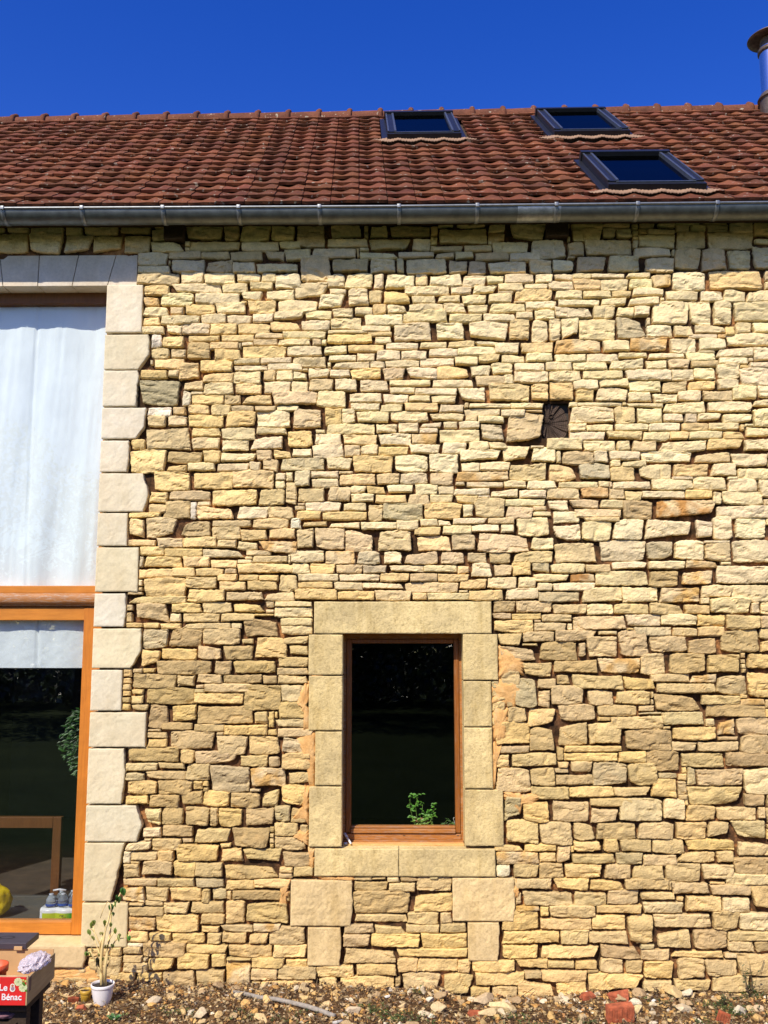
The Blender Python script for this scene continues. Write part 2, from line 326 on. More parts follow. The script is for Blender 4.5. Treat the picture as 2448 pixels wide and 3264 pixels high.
CLS = dict(c=(.88, .725, .425), y=(.85, .635, .30), t=(.73, .57, .31), b=(.60, .455, .235), g=(.66, .55, .325), G=(.54, .46, .27), o=(.70, .455, .18), O=(.50, .26, .085), w=(.90, .80, .60))
TR = [  # ox, oy, scale, boxes measured on the wall
(900, 1850, 1.9518, "1305 130 1440 203 b,1305 206 1420 246 t,1425 206 1610 248 y,1308 252 1555 318 y,1342 338 1490 406 t,1352 410 1575 508 t,1352 562 1450 632 t,0 130 190 165 c,0 168 190 228 c,0 235 190 275 c,20 280 192 338 c,0 345 163 390 t,35 402 145 470 t,0 480 155 538 t,0 543 155 590 t,20 594 160 635 t,0 670 110 760 g,0 765 145 855 b,0 860 130 915 g,20 932 200 978 t,0 982 130 1065 g,0 1072 145 1193 y,35 1197 175 1275 t,0 1285 160 1398 y,0 1405 45 1500 g,50 1410 130 1490 b,0 1505 60 1580 t,0 1600 110 1675 t,5 1682 155 1775 b,0 1750 112 1850 t,115 1790 200 1850 t,1495 512 1659 608 t,1490 640 1590 795 g,1582 612 1659 678 t,1592 682 1659 788 t,1440 795 1510 835 t,1515 795 1659 905 y,1400 830 1590 925 b,1372 932 1540 1022 y,1335 1026 1540 1078 t,1335 1092 1420 1160 y,1422 1085 1659 1165 t,1337 1168 1540 1283 t,1545 1175 1659 1283 t,1387 1372 1480 1480 g,1500 1385 1659 1510 y,1387 1492 1600 1645 g,1340 1690 1600 1768 o,1332 1768 1425 1835 w,1428 1775 1600 1848 t,1340 1655 1500 1688 y,1505 1655 1659 1690 y,1600 1695 1659 1760 y"),
(0, 2500, 2.37, "1095 215 1213 325 c,1095 330 1212 400 c,955 445 1142 500 c,1145 408 1370 500 t,945 515 990 608 w,1000 510 1195 580 t,1200 515 1312 570 y,1325 450 1645 575 y,935 615 1042 700 t,1058 580 1295 705 t,1310 580 1490 695 y,1460 600 1659 705 t,965 715 1190 770 t,1198 705 1470 770 t,1475 712 1659 785 g,920 775 1088 885 o,1095 770 1275 890 t,1285 780 1525 885 y,1535 790 1590 890 b,1595 795 1659 885 g,1000 893 1090 918 t,1095 893 1225 918 t,1030 925 1228 998 b,1235 885 1430 990 t,1440 895 1659 975 t,1015 1000 1168 1115 o,1185 995 1520 1115 y,1525 980 1659 1065 y,1520 1070 1659 1122 y,1005 1120 1108 1190 y,1125 1120 1288 1198 y,1293 1120 1560 1205 y,1565 1125 1659 1185 t,1090 1195 1395 1300 b,1398 1205 1659 1285 y,830 1235 925 1290 t,930 1230 1045 1290 t,985 1200 1055 1232 w,680 1305 925 1400 t,930 1295 1020 1345 t,925 1345 1105 1415 t,1130 1310 1320 1415 y,1325 1295 1580 1395 y,1590 1320 1659 1395 y,880 1415 1008 1480 y,1028 1420 1228 1478 y,1230 1405 1470 1495 b,1490 1400 1659 1500 t,665 1232 820 1290 y"),
(1500, 2600, 1.75, "955 1100 1100 1180 t,700 995 900 1060 t,905 1000 1060 1060 y,1230 1045 1400 1100 y,1400 1000 1600 1070 t"),
(250, 1850, 2.37, "545 0 820 125 y,828 65 1112 162 y,1115 85 1388 162 t,1400 90 1600 160 t,430 115 825 183 t,470 187 690 262 t,695 170 915 250 y,958 170 1172 250 t,1182 170 1350 248 y,840 262 1072 313 t,833 317 1095 372 t,1075 250 1335 305 t,1275 298 1525 415 b,690 375 895 520 b,495 425 670 525 g,500 530 630 600 y,640 528 893 600 y,905 488 1092 600 g,990 380 1198 486 t,1105 492 1322 605 b,1328 470 1580 582 y,620 607 1012 700 b,1020 608 1162 700 b,1175 608 1460 703 b,460 703 738 810 b,740 722 880 818 g,885 710 1090 775 t,1095 707 1330 775 b,1010 780 1330 840 t,555 815 850 945 b,895 852 1250 943 y,1252 832 1512 933 b,1515 815 1659 920 b,695 950 885 1070 y,575 950 685 1060 b,905 947 1275 1085 b,1415 925 1659 1035 b,665 1075 865 1140 b,868 1088 1105 1148 t,1108 1088 1378 1175 y,735 1155 1000 1280 t,1075 1185 1280 1320 t,1282 1178 1525 1325 y,390 1275 750 1375 b,765 1290 878 1370 y,880 1285 1190 1390 g,1225 1320 1385 1400 t,1392 1300 1659 1435 y,365 1380 585 1445 c,610 1375 795 1435 t,805 1378 1005 1450 t,1010 1395 1278 1605 g,510 1440 765 1510 t,365 1455 500 1505 g,1310 1440 1570 1575 o,625 1512 800 1615 b,405 1515 585 1620 y,385 1625 525 1690 y,535 1620 765 1725 b,770 1617 940 1700 b,945 1620 1155 1712 y,1160 1605 1372 1725 b,1375 1580 1480 1700 t,1485 1560 1659 1700 b,500 1755 620 1865 c,500 1870 618 1940 w,635 1730 795 1850 b,800 1700 985 1860 g,1005 1740 1055 1870 t,1058 1715 1255 1870 y,1258 1715 1420 1850 b,1425 1705 1590 1830 g,630 1853 868 1943 b,870 1875 1150 1985 t,1155 1865 1390 2020 b,1395 1835 1659 1925 t,360 1980 545 2040 c,555 1950 778 2040 b,780 1990 1080 2120 y,1085 2018 1240 2120 y,1245 2023 1535 2133 t,1395 1935 1640 2018 t,410 2050 610 2118 y,615 2055 720 2115 y"),
(1650, 1750, 2.079, "0 25 238 90 t,240 10 520 95 t,525 0 850 90 g,855 0 1045 75 g,1050 0 1235 70 c,1240 10 1370 85 t,1450 0 1659 75 c,225 97 445 165 c,450 100 625 162 t,632 87 868 140 c,870 80 1110 135 c,1112 75 1310 130 o,100 95 210 165 g,125 170 340 220 c,350 170 508 222 O,520 142 870 255 c,880 140 1065 250 b,1070 138 1285 238 o,1320 150 1659 238 c,455 260 685 362 c,690 248 945 362 c,950 245 1210 362 o,1210 242 1410 325 c,1425 240 1640 322 c,275 225 515 280 c,135 285 380 352 g,0 345 230 430 t,232 358 450 430 t,455 368 635 435 c,637 368 875 437 t,885 370 1095 437 t,1105 365 1275 435 y,1280 335 1495 432 c,365 447 720 543 t,725 445 950 518 c,952 445 1185 515 c,1188 442 1380 512 y,1385 435 1560 500 t,160 435 365 485 t,105 490 272 543 g,30 547 245 615 g,248 548 500 610 t,770 527 1015 578 g,1020 522 1190 575 t,1195 515 1370 570 y,665 548 870 700 t,873 588 1112 680 t,1115 580 1315 682 b,1318 560 1552 655 b,135 622 348 748 b,507 618 660 722 g,990 690 1240 820 b,1243 690 1425 805 b,535 728 805 830 o,830 712 988 820 t,258 738 530 830 b,20 755 252 858 t,125 862 400 935 t,403 842 695 940 t,700 870 925 938 y,870 830 1130 888 t,1165 820 1320 895 o,1310 840 1510 955 t,1515 860 1659 940 y,930 895 1300 950 t,240 940 450 1030 g,455 948 640 1040 g,643 942 835 1025 t,955 968 1215 1065 b,1218 960 1420 1045 t,55 1042 312 1165 t,315 1043 520 1135 t,540 1038 745 1108 g,655 1112 925 1185 t,1000 1082 1190 1170 g,1285 1033 1595 1113 b,1450 1120 1659 1195 t,1345 1120 1450 1190 o,75 1200 250 1308 b,255 1150 440 1310 t,500 1203 680 1290 t,720 1200 1010 1348 b,1050 1180 1300 1268 y,1030 1275 1188 1345 t,1190 1275 1465 1343 t,1470 1278 1630 1360 t,355 1350 658 1402 y,355 1300 640 1348 y,680 1340 855 1410 y,855 1355 1085 1430 b,1090 1350 1375 1448 t,1380 1350 1659 1443 b,495 1415 728 1572 g,730 1420 910 1570 t,1230 1460 1488 1575 t,1492 1460 1640 1570 c,85 1460 285 1572 b,290 1490 512 1568 t,395 1408 490 1485 t,130 1580 315 1665 t,375 1577 600 1648 y,1180 1585 1440 1705 t,690 1575 885 1652 t,885 1575 1010 1625 y,215 1675 475 1805 t,478 1655 770 1710 t,675 1690 960 1810 g,483 1718 655 1812 t,962 1715 1115 1800 c,1120 1712 1315 1803 y,1318 1718 1540 1800 t,45 1680 225 1810 y,0 1815 138 1950 b,145 1822 370 1935 t,375 1812 515 1930 t,520 1820 788 1922 t,790 1820 1033 1930 t,1036 1808 1260 1925 y,1420 1790 1600 1935 g,1255 1820 1405 1900 t"),
(1500, 2600, 1.75, "600 140 735 203 y,740 138 820 198 y,830 138 1010 206 t,1020 150 1195 216 t,1200 128 1475 200 y,1480 150 1659 205 t,390 200 605 260 t,608 208 808 270 t,812 200 935 272 g,150 208 385 272 o,1160 205 1370 266 t,1372 200 1480 265 t,1000 218 1155 280 t,375 264 527 346 b,535 265 732 353 y,738 275 892 348 t,902 277 1082 350 t,1085 270 1283 360 t,1287 268 1460 320 t,1465 262 1659 323 b,485 347 665 413 y,668 357 858 423 y,860 353 1065 420 b,1168 370 1325 430 t,1348 388 1560 450 t,255 352 430 418 t,335 422 580 498 t,585 432 760 498 t,765 427 945 490 t,950 427 1125 475 t,1200 472 1395 545 y,1400 450 1560 522 c,1562 430 1659 520 y,985 480 1190 547 c,1440 325 1659 380 c,485 512 700 563 t,702 498 940 550 y,1030 550 1335 628 t,1338 538 1505 628 t,1515 575 1659 640 c,172 577 385 643 y,395 574 670 640 y,675 557 822 633 y,887 578 1028 712 t,825 545 985 590 b,1040 632 1235 750 t,1240 632 1435 748 b,172 652 488 712 y,495 645 655 723 t,660 642 882 716 t,168 720 380 795 y,385 724 715 800 y,718 722 940 800 b,955 745 1110 812 t,1115 750 1365 795 y,255 805 425 863 y,428 810 582 855 t,590 810 705 860 y,715 812 860 878 t,862 812 952 878 b,400 862 652 920 y,42 872 308 953 y,310 868 398 912 t,262 920 470 988 y,655 880 962 990 y,965 815 1143 915 y,1145 795 1308 912 t,1310 803 1485 895 t,1487 795 1648 898 t,1128 915 1340 985 t,1343 907 1555 973 t,975 920 1125 985 t,485 925 648 1000 y,1560 905 1659 965 t,130 955 235 1015 t,0 960 88 1015 y,1070 990 1220 1040 y,0 815 250 872 y,1435 700 1540 748 t,1437 645 1659 695 t"),
(400, 800, 2.37, "360 74 600 158 g,605 72 812 158 g,105 20 312 105 g,105 112 340 178 g,335 0 560 65 g,592 0 790 68 g,795 5 1045 75 g,1340 90 1560 180 g,990 90 1280 160 g,820 90 988 160 g,115 182 395 248 t,425 172 585 243 c,592 172 830 250 c,833 172 1010 238 c,1025 175 1145 215 c,345 250 720 315 c,725 258 925 305 c,930 230 1115 302 c,1118 195 1310 285 c,145 275 335 345 y,148 352 255 390 o,265 330 518 412 c,525 324 868 400 c,870 305 980 380 c,1110 292 1275 378 c,1280 277 1505 372 c,450 412 685 488 y,690 395 918 482 c,920 385 1085 478 y,1195 375 1450 452 c,1450 357 1659 445 c,135 447 330 498 c,335 425 445 485 t,140 500 255 570 y,260 500 565 558 c,570 502 765 550 c,768 488 955 555 c,960 472 1120 545 c,1118 457 1345 520 c,1355 452 1562 520 c,120 572 295 628 c,298 568 410 615 c,448 550 630 630 c,650 562 825 630 y,860 552 1082 630 y,1088 528 1325 610 y,1335 528 1550 595 c,455 714 635 832 b,280 664 425 738 y,207 672 275 738 w,190 745 335 818 t,338 740 447 800 t,680 740 878 820 y,882 730 1218 800 y,1225 722 1475 793 c,1485 720 1659 780 c,635 687 800 733 y,725 634 968 682 y,530 640 722 690 y,985 620 1155 668 t,1210 610 1470 655 c,965 668 1140 718 t,1142 662 1345 720 c,120 982 428 1162 G,430 1070 492 1168 w,510 1082 735 1162 y,445 980 580 1060 t,605 920 805 995 y,812 920 1030 998 c,1035 915 1140 978 y,1152 915 1260 975 c,1262 915 1375 972 c,1380 905 1555 965 c,575 838 810 918 y,812 808 1022 862 c,1028 805 1255 855 c,1260 798 1500 850 c,852 868 1075 912 c,1085 860 1325 908 c,400 882 565 968 y,105 912 320 965 y,325 905 390 962 g,265 815 435 885 y,135 830 262 895 y,595 1005 820 1073 c,822 1007 1035 1088 y,1040 987 1250 1078 c,1255 987 1380 1068 c,1385 972 1565 1060 g,1120 1080 1440 1158 t,1445 1070 1659 1150 c,895 1088 1110 1158 y,740 1085 875 1155 t,165 1178 362 1242 w,370 1180 465 1238 o,470 1175 640 1238 y,642 1172 790 1212 t,805 1172 970 1212 t,972 1168 1130 1212 t,1140 1168 1300 1215 c,465 1240 742 1336 y,172 1260 298 1330 t,335 1250 452 1330 t,745 1218 985 1336 y,993 1215 1258 1330 c,1262 1215 1465 1322 t,155 1347 485 1506 t,500 1350 722 1410 y,725 1347 988 1400 c,985 1340 1230 1390 c,500 1413 708 1510 t,715 1450 940 1516 c,942 1408 1200 1506 c,1208 1384 1428 1483 y,1432 1390 1630 1465 c,55 1517 295 1659 y,335 1514 585 1610 b,590 1522 718 1590 y,722 1525 990 1600 c,1000 1508 1105 1580 t,1170 1570 1510 1648 g,1410 1470 1640 1555 c,1275 1490 1408 1558 c,470 1603 685 1659 c,690 1603 935 1655 c"),
(1750, 800, 2.3768, "40 90 197 165 g,205 70 435 165 g,442 68 695 160 g,710 58 930 158 b,985 0 1155 130 g,1165 0 1345 118 g,1350 0 1525 120 g,1545 0 1659 110 g,315 170 575 210 c,580 170 755 205 c,80 175 185 218 c,188 172 310 215 c,935 170 1200 290 c,1205 172 1575 298 y,0 235 175 300 c,180 217 388 298 y,395 222 605 290 c,610 210 772 278 c,778 200 930 285 o,65 302 240 372 c,250 298 478 356 c,488 302 615 355 t,640 292 860 348 c,888 304 1135 378 c,1137 305 1312 370 c,1315 302 1500 382 c,1505 295 1659 370 c,120 364 390 423 c,392 365 597 420 c,605 350 840 415 c,95 430 325 512 c,332 425 505 487 c,510 428 635 475 c,643 415 765 492 c,210 492 475 558 c,775 392 1055 563 c,1060 382 1240 560 c,1245 382 1390 560 c,1395 385 1659 538 g,105 505 205 670 c,0 535 90 690 c,240 560 500 690 c,508 510 735 672 g,740 568 938 655 c,940 562 1100 620 c,1112 564 1330 630 c,1337 565 1410 620 y,1415 545 1535 610 c,1540 545 1659 605 c,885 628 1072 672 c,1078 628 1220 665 c,65 674 400 780 o,405 682 610 765 c,612 655 900 765 o,905 682 1120 765 c,1128 672 1342 750 c,1348 652 1610 728 c,75 782 272 838 c,280 780 530 828 c,535 768 745 810 c,490 815 725 888 c,730 825 895 903 c,900 838 1072 900 t,750 775 1028 820 c,1033 772 1250 825 c,1255 742 1535 803 c,1295 805 1500 850 c,1545 750 1659 835 c,0 855 180 908 c,190 845 395 905 c,1080 830 1285 890 t,45 922 242 980 c,248 907 540 978 c,620 910 925 985 c,930 907 1085 980 c,1090 900 1260 965 c,1265 860 1450 970 c,1445 885 1659 1022 c,1515 842 1659 885 c,180 978 375 1045 c,380 967 608 1040 c,612 985 848 1066 c,852 990 1030 1060 t,1045 975 1265 1055 y,1275 970 1430 1040 c,0 992 192 1140 y,195 1057 345 1138 y,348 1045 588 1138 c,592 1068 780 1153 c,785 1080 968 1155 c,972 1068 1160 1143 c,1165 1058 1380 1133 t,1388 1040 1580 1140 c,1583 1030 1659 1105 c,870 1150 1195 1228 c,1200 1140 1540 1228 c,1545 1120 1659 1185 c,640 1155 865 1188 c,275 1148 495 1175 c,160 1182 480 1316 c,505 1194 655 1306 t,665 1202 845 1300 c,860 1232 1025 1298 c,1040 1240 1120 1292 g,1125 1230 1315 1295 c,1320 1235 1550 1295 c,1553 1200 1659 1300 c,165 1320 285 1370 c,290 1315 495 1362 c,500 1312 745 1362 c,430 1370 715 1432 g,165 1372 425 1440 c,720 1372 920 1430 c,750 1305 995 1365 c,1010 1304 1210 1360 y,1212 1302 1385 1362 c,925 1375 1055 1425 y,1065 1370 1310 1425 c,1325 1365 1480 1425 y,1490 1370 1630 1425 c,820 1434 1195 1520 c,1200 1425 1475 1520 y,1485 1435 1659 1520 c,0 1458 245 1508 c,255 1440 510 1510 c,625 1445 812 1520 t,520 1435 610 1505 c,145 1522 340 1618 t,455 1525 692 1585 c,352 1525 448 1590 c,705 1527 1085 1612 c,1090 1527 1375 1615 t,1380 1530 1605 1625 c,240 1612 440 1742 G,360 1590 600 1630 y,605 1585 735 1630 c,742 1592 930 1640 c,935 1614 1215 1712 y,1222 1625 1425 1712 c,1430 1642 1659 1732 c,0 1625 208 1745 y,500 1640 660 1735 y,675 1655 930 1738 c,110 1750 320 1805 c,535 1745 770 1810 c,775 1727 1085 1815 c,1095 1725 1350 1820 c,1355 1725 1565 1815 c,1600 1740 1659 1820 c,240 1802 450 1880 o,455 1810 578 1885 g,582 1818 695 1875 t,700 1817 1030 1878 c,1035 1812 1240 1880 y,1242 1820 1310 1885 c,1315 1832 1578 1912 c,0 1820 235 1880 t,385 1887 592 1940 c,165 1887 375 1945 t,45 1890 155 1940 c,220 1952 552 2010 t,562 1915 788 2012 b,792 1885 1235 2025 O,1135 1890 1375 1945 c,1330 1940 1659 2020 c,725 2032 1105 2130 c,1108 2034 1230 2118 c,1242 2005 1395 2130 c,1400 2030 1590 2130 c,30 2018 200 2060 c,310 2015 510 2060 t,50 2068 240 2139 c,245 2068 475 2139 c,490 2070 715 2139 c"),
(600, 2700, 1.8433, "205 0 320 82 y,325 8 550 90 t,25 85 236 185 t,240 95 485 190 b,490 88 658 182 t,40 184 235 245 t,242 192 393 245 y,396 188 600 252 y,135 250 295 320 t,302 255 580 318 b,0 250 80 325 t,15 328 235 388 t,342 325 592 450 b,245 328 338 453 y,70 392 215 462 y,0 410 68 500 t,200 460 380 503 t,385 457 535 498 o,195 507 342 568 y,345 502 460 570 y,470 505 685 568 t,0 570 278 633 y,282 573 493 643 y,497 577 693 653 y,0 640 125 712 t,130 647 398 718 y,400 657 570 712 y,575 655 690 705 y,50 717 250 790 t,255 718 358 782 o,368 717 518 783 t,522 707 755 780 t,760 697 978 773 y,980 692 1228 762 y,470 785 750 832 y,755 780 885 825 t,890 762 1168 822 y,1172 744 1287 805 y,1297 732 1485 816 t,1490 744 1659 845 t,980 197 1165 266 b,1190 210 1336 272 t,1338 197 1545 265 t,988 272 1298 386 b,1310 265 1553 386 y,975 394 1290 450 t,1297 392 1475 453 t,1480 395 1550 450 t,908 462 1085 513 t,1105 457 1280 503 t,1285 457 1475 498 t,1480 447 1640 493 t,908 517 1060 583 t,1078 510 1363 588 y,1372 502 1640 585 y,908 600 1213 683 t,1237 592 1645 653 y,1230 662 1340 738 y,1343 657 1588 738 y,1595 660 1659 735 y,980 175 1050 193 t,1105 175 1162 193 t,1165 173 1243 200 c,1253 173 1355 202 b,1415 173 1470 193 g,1472 178 1540 205 g"),
(1050, 800, 2.37, "20 55 300 175 g,313 60 490 172 g,508 62 553 162 g,572 62 900 168 g,900 65 1040 178 g,1050 75 1195 182 g,1200 85 1500 178 g,1505 70 1659 175 g,278 10 520 62 g,522 8 790 52 g,795 12 935 60 g,945 8 1095 52 g,1100 15 1345 72 g,1365 22 1575 85 g,0 190 105 235 c,115 175 335 242 c,340 175 415 248 c,418 178 635 268 c,665 165 740 258 t,745 180 990 268 c,1000 188 1185 270 c,1195 183 1325 238 c,1330 180 1540 238 c,1545 182 1659 238 c,305 252 575 328 c,580 268 910 325 c,915 280 1080 335 c,1085 255 1270 335 c,1280 242 1475 305 c,1480 245 1610 290 c,1395 295 1659 380 y,410 332 610 402 y,640 340 805 393 c,812 332 995 392 c,1000 348 1175 398 c,1190 322 1390 395 c,130 342 302 422 c,300 328 390 405 t,190 428 332 485 c,335 405 435 470 y,450 412 592 467 c,597 400 868 460 c,872 390 1032 462 c,1040 405 1203 470 c,1208 395 1480 472 c,1482 380 1659 445 c,22 432 187 515 c,10 505 258 592 c,265 475 555 570 c,560 462 898 535 c,905 475 1155 532 c,1160 475 1395 530 c,1405 460 1545 518 c,1547 445 1659 515 c,472 548 788 685 c,792 540 1022 680 c,1027 540 1345 680 c,1360 525 1522 680 g,1525 550 1659 680 c,45 595 235 628 c,245 573 445 612 c,335 610 465 645 y,335 645 480 695 c,35 628 325 705 y,443 698 672 747 c,693 688 895 738 c,898 688 1098 735 t,1100 685 1265 722 c,1250 690 1442 780 c,1450 690 1659 780 y,150 708 400 768 y,0 718 148 780 c,352 752 538 828 c,542 752 742 815 c,745 742 972 800 c,978 728 1245 792 c,215 775 345 832 c,0 788 205 840 c,695 805 945 872 c,945 797 1135 860 c,1140 785 1290 850 t,1295 780 1485 835 c,1488 785 1659 835 c,75 845 310 893 c,308 835 420 880 c,430 830 685 870 c,158 892 400 973 y,405 880 570 975 t,577 882 805 972 c,812 870 1062 965 y,1065 860 1222 950 c,1222 848 1390 938 c,1393 845 1605 912 c,15 898 150 958 c,40 965 212 1062 c,217 980 445 1068 c,452 975 742 1022 c,782 970 1095 1025 c,1100 955 1320 1018 t,1332 935 1385 990 c,1392 920 1600 1000 c,465 1030 635 1080 c,640 1030 955 1095 c,960 1030 1195 1145 c,1200 1010 1520 1145 t,1528 1000 1659 1140 y,0 1068 148 1145 c,155 1075 402 1150 c,405 1080 590 1158 c,595 1095 745 1143 c,795 1095 960 1145 c,195 1158 388 1212 c,395 1160 560 1218 c,568 1158 820 1215 y,830 1155 960 1225 c,1108 1150 1365 1192 c,1370 1148 1620 1185 c,1040 1195 1280 1250 c,1290 1195 1480 1255 c,465 1222 742 1290 c,755 1228 1020 1290 c,205 1218 455 1300 c,92 1225 195 1305 c,1120 1255 1322 1300 c,1025 1252 1108 1290 t,0 1242 85 1325 y,30 1308 345 1388 c,350 1300 505 1385 c,520 1290 675 1370 c,680 1292 848 1328 c,680 1335 825 1370 c,855 1300 975 1335 c,985 1298 1125 1335 c,830 1345 1130 1422 c,1140 1305 1310 1422 g,1330 1225 1612 1422 g"),
(950, 1380, 2.07375, "115 5 288 80 c,295 5 535 82 y,540 5 742 88 c,748 5 928 75 o,945 82 1120 132 c,1145 75 1255 120 c,1260 68 1385 108 c,0 105 92 160 y,95 88 298 158 c,300 92 415 160 t,418 92 525 150 c,530 95 730 152 y,735 85 940 145 c,0 170 180 240 g,185 165 360 250 c,370 160 628 275 y,630 150 862 262 c,865 152 1070 265 c,1080 112 1345 190 c,1350 108 1532 190 c,1540 118 1659 200 c,1075 195 1205 262 c,1212 195 1405 245 c,1405 200 1659 318 t,1040 255 1400 320 o,88 252 243 305 c,248 245 372 285 c,0 250 88 372 g,110 303 265 362 c,270 285 505 352 y,525 272 672 345 t,668 265 860 345 c,863 268 1025 340 t,955 325 1155 358 c,1160 325 1358 360 c,1365 328 1510 372 c,1512 325 1659 375 c,10 365 180 458 t,190 380 345 458 t,350 362 455 397 c,462 352 582 408 y,588 355 760 400 c,765 350 930 412 c,935 362 1028 412 c,1030 365 1270 415 c,1275 372 1450 428 c,1452 380 1628 435 c,350 402 502 462 c,515 405 703 455 y,730 418 878 485 t,883 418 1028 468 c,1030 415 1190 460 y,100 462 285 525 c,290 460 445 515 c,452 475 565 592 t,570 470 838 582 G,845 470 1085 570 y,1087 468 1150 555 c,1180 435 1375 565 t,1380 437 1585 485 c,1380 492 1508 568 t,0 525 145 578 y,155 522 445 578 y,28 585 143 620 y,248 585 410 635 c,415 588 655 642 c,662 578 802 625 c,808 578 920 620 c,925 575 1018 620 c,1022 563 1255 612 c,1260 568 1425 602 t,1435 585 1659 688 c,762 622 943 680 y,950 622 1143 675 c,1147 610 1335 660 c,1338 605 1430 660 c,0 628 102 765 t,110 628 320 775 t,312 650 512 780 t,525 648 772 790 g,775 685 1020 798 y,1025 680 1160 785 t,1200 660 1500 788 t,1568 692 1659 780 c,0 782 178 862 c,183 782 375 862 o,385 790 550 875 g,565 788 662 870 c,665 772 718 860 g,735 780 935 865 g,940 800 1110 872 g,1112 785 1260 862 t,1265 795 1365 870 t,1370 790 1659 848 t,0 875 75 920 c,80 872 240 930 y,247 872 430 938 t,432 875 578 932 g,605 875 820 925 c,830 875 1052 925 c,1060 878 1138 928 y,1135 870 1283 952 c,1288 872 1410 948 t,1415 870 1542 935 y,1550 868 1659 930 g,0 932 265 985 c,270 935 542 988 c,547 935 735 988 y,740 930 930 988 b,935 932 1130 975 y,1250 950 1448 1030 c,1065 962 1240 1035 y,1452 985 1570 1030 c,1575 990 1659 1035 c,38 985 235 1030 y,235 998 430 1045 c,435 988 705 1035 c,710 990 1060 1052 t,0 1040 250 1110 y,257 1048 502 1110 y,508 1040 752 1110 t,757 1060 845 1108 y,855 1055 1135 1108 c,1125 1038 1355 1108 y,1375 1035 1592 1100 c"),
(400, 1380, 2.5523, "540 35 765 150 t,775 70 1010 155 c,1015 35 1290 140 c,1302 5 1535 115 y,360 155 628 255 t,55 155 310 310 y,635 155 778 235 y,780 155 1070 240 y,1072 140 1195 222 c,1200 135 1345 200 y,1370 125 1518 198 c,1520 110 1659 205 c,1258 208 1625 298 g,362 258 502 320 y,507 245 738 330 t,742 248 1000 325 c,1010 235 1100 305 c,1112 225 1252 305 t,285 332 530 468 y,540 335 850 475 y,880 335 1155 450 y,1165 308 1510 452 t,1515 310 1659 375 c,195 475 350 585 y,360 475 692 545 t,700 462 1082 590 y,1082 462 1305 582 t,1300 455 1400 568 t,1405 445 1625 560 t,190 595 340 638 y,310 580 525 698 b,530 598 577 705 w,582 590 900 712 y,905 590 1170 705 c,1155 612 1340 705 t,1270 572 1522 642 y,1525 572 1659 645 t,1358 645 1582 712 y,50 645 240 685 y,20 725 140 870 y,155 695 425 845 t,452 712 700 845 b,725 758 930 865 t,935 780 1150 885 y,1172 780 1367 865 y,1372 768 1530 945 t,1537 770 1659 950 t,700 712 1020 768 t,1027 712 1330 770 y,1342 705 1430 760 w,1435 715 1580 768 t,45 870 250 920 y,255 852 468 930 t,470 848 730 935 y,737 868 905 940 t,908 880 1090 955 c,1100 872 1335 935 o,155 932 305 1000 y,328 938 628 1010 y,632 940 970 1028 g,975 955 1158 1003 t,1255 958 1625 1062 y,215 1005 455 1102 y,458 1028 690 1102 y,692 1035 905 1095 y,1090 995 1258 1062 t,920 1068 1312 1140 y,1318 1070 1495 1132 y,1500 1075 1659 1140 y,160 1118 375 1175 y,388 1112 568 1175 y,578 1102 800 1155 y,805 1098 905 1140 t,745 1148 915 1195 y,920 1150 1092 1208 y,1100 1158 1232 1195 y,1245 1148 1395 1290 g,1395 1148 1659 1210 y,225 1200 495 1330 y,478 1178 752 1270 t,757 1205 980 1275 y,985 1205 1240 1288 y,1450 1215 1659 1270 y,505 1280 815 1372 o,822 1295 1110 1372 t,1125 1300 1342 1365 t,1345 1282 1659 1365 y"),
(0, 700, 1.3825, "5 92 125 148 g,130 92 278 148 g,282 98 410 146 g,412 102 540 146 g,542 100 665 148 g,670 102 780 140 g,750 112 885 170 g,890 132 1015 178 g,1018 142 1165 185 g,1170 142 1235 180 g,1280 135 1365 182 g,1380 125 1540 168 g,1545 118 1659 165 g,870 95 1030 132 g,1090 98 1225 138 g,1235 95 1320 132 g,1060 52 1195 98 g,820 45 975 95 g,985 40 1055 70 g,1200 58 1305 98 g,1310 50 1440 98 g,1445 30 1570 85 g,1460 85 1590 125 g"),
(1200, 680, 1.3293, "0 135 145 165 g,150 135 230 162 g,232 138 360 165 g,380 140 490 165 g,495 135 640 170 g,650 135 795 170 g,0 170 95 192 g,97 170 245 192 g,248 165 325 190 g,330 162 415 188 g,418 170 555 200 g,568 172 680 208 g,755 75 875 130 g,820 135 880 170 g,883 135 1080 168 g,1085 150 1218 182 g,1222 152 1318 182 t,1140 118 1270 148 g,1272 108 1402 150 g,1408 110 1572 142 g,1385 155 1490 225 g,1492 142 1588 225 g,1285 160 1382 228 g,580 60 720 105 g,290 90 440 130 g,850 60 930 105 g"),
]
# dressed stones: boxes in photo pixels
def z3(x, y): return x / 1.843, 700 + y / 1.843
def z4(x, y): return x / 2.765, 1800 + y / 2.765
def z5(x, y): return x / 2.37, 2500 + y / 2.37
def z6(x, y): return 900 + x / 1.9518, 1850 + y / 1.9518
def z7(x, y): return 600 + x / 1.8433, 2700 + y / 1.8433
QU = [(z3, 840, 388, 668, 0), (z3, 880, 680, 885, 2), (z3, 816, 890, 1100, 1), (z3, 858, 1108, 1290, 2), (z3, 764, 1300, 1485, 1), (z3, 880, 1492, 1718, 3),
      (z3, 752, 1725, 1918, 0), (z3, 816, 1926, 2187, 0), (z4, 1118, 252, 548, 1), (z4, 1252, 560, 912, 2), (z4, 1080, 925, 1285, 0), (z4, 1290, 1298, 1605, 0),
      (z4, 1106, 1615, 2105, 1), (z5, 1082, 155, 430, 3), (z5, 930, 437, 880, 4), (z5, 968, 890, 1225, 0)]
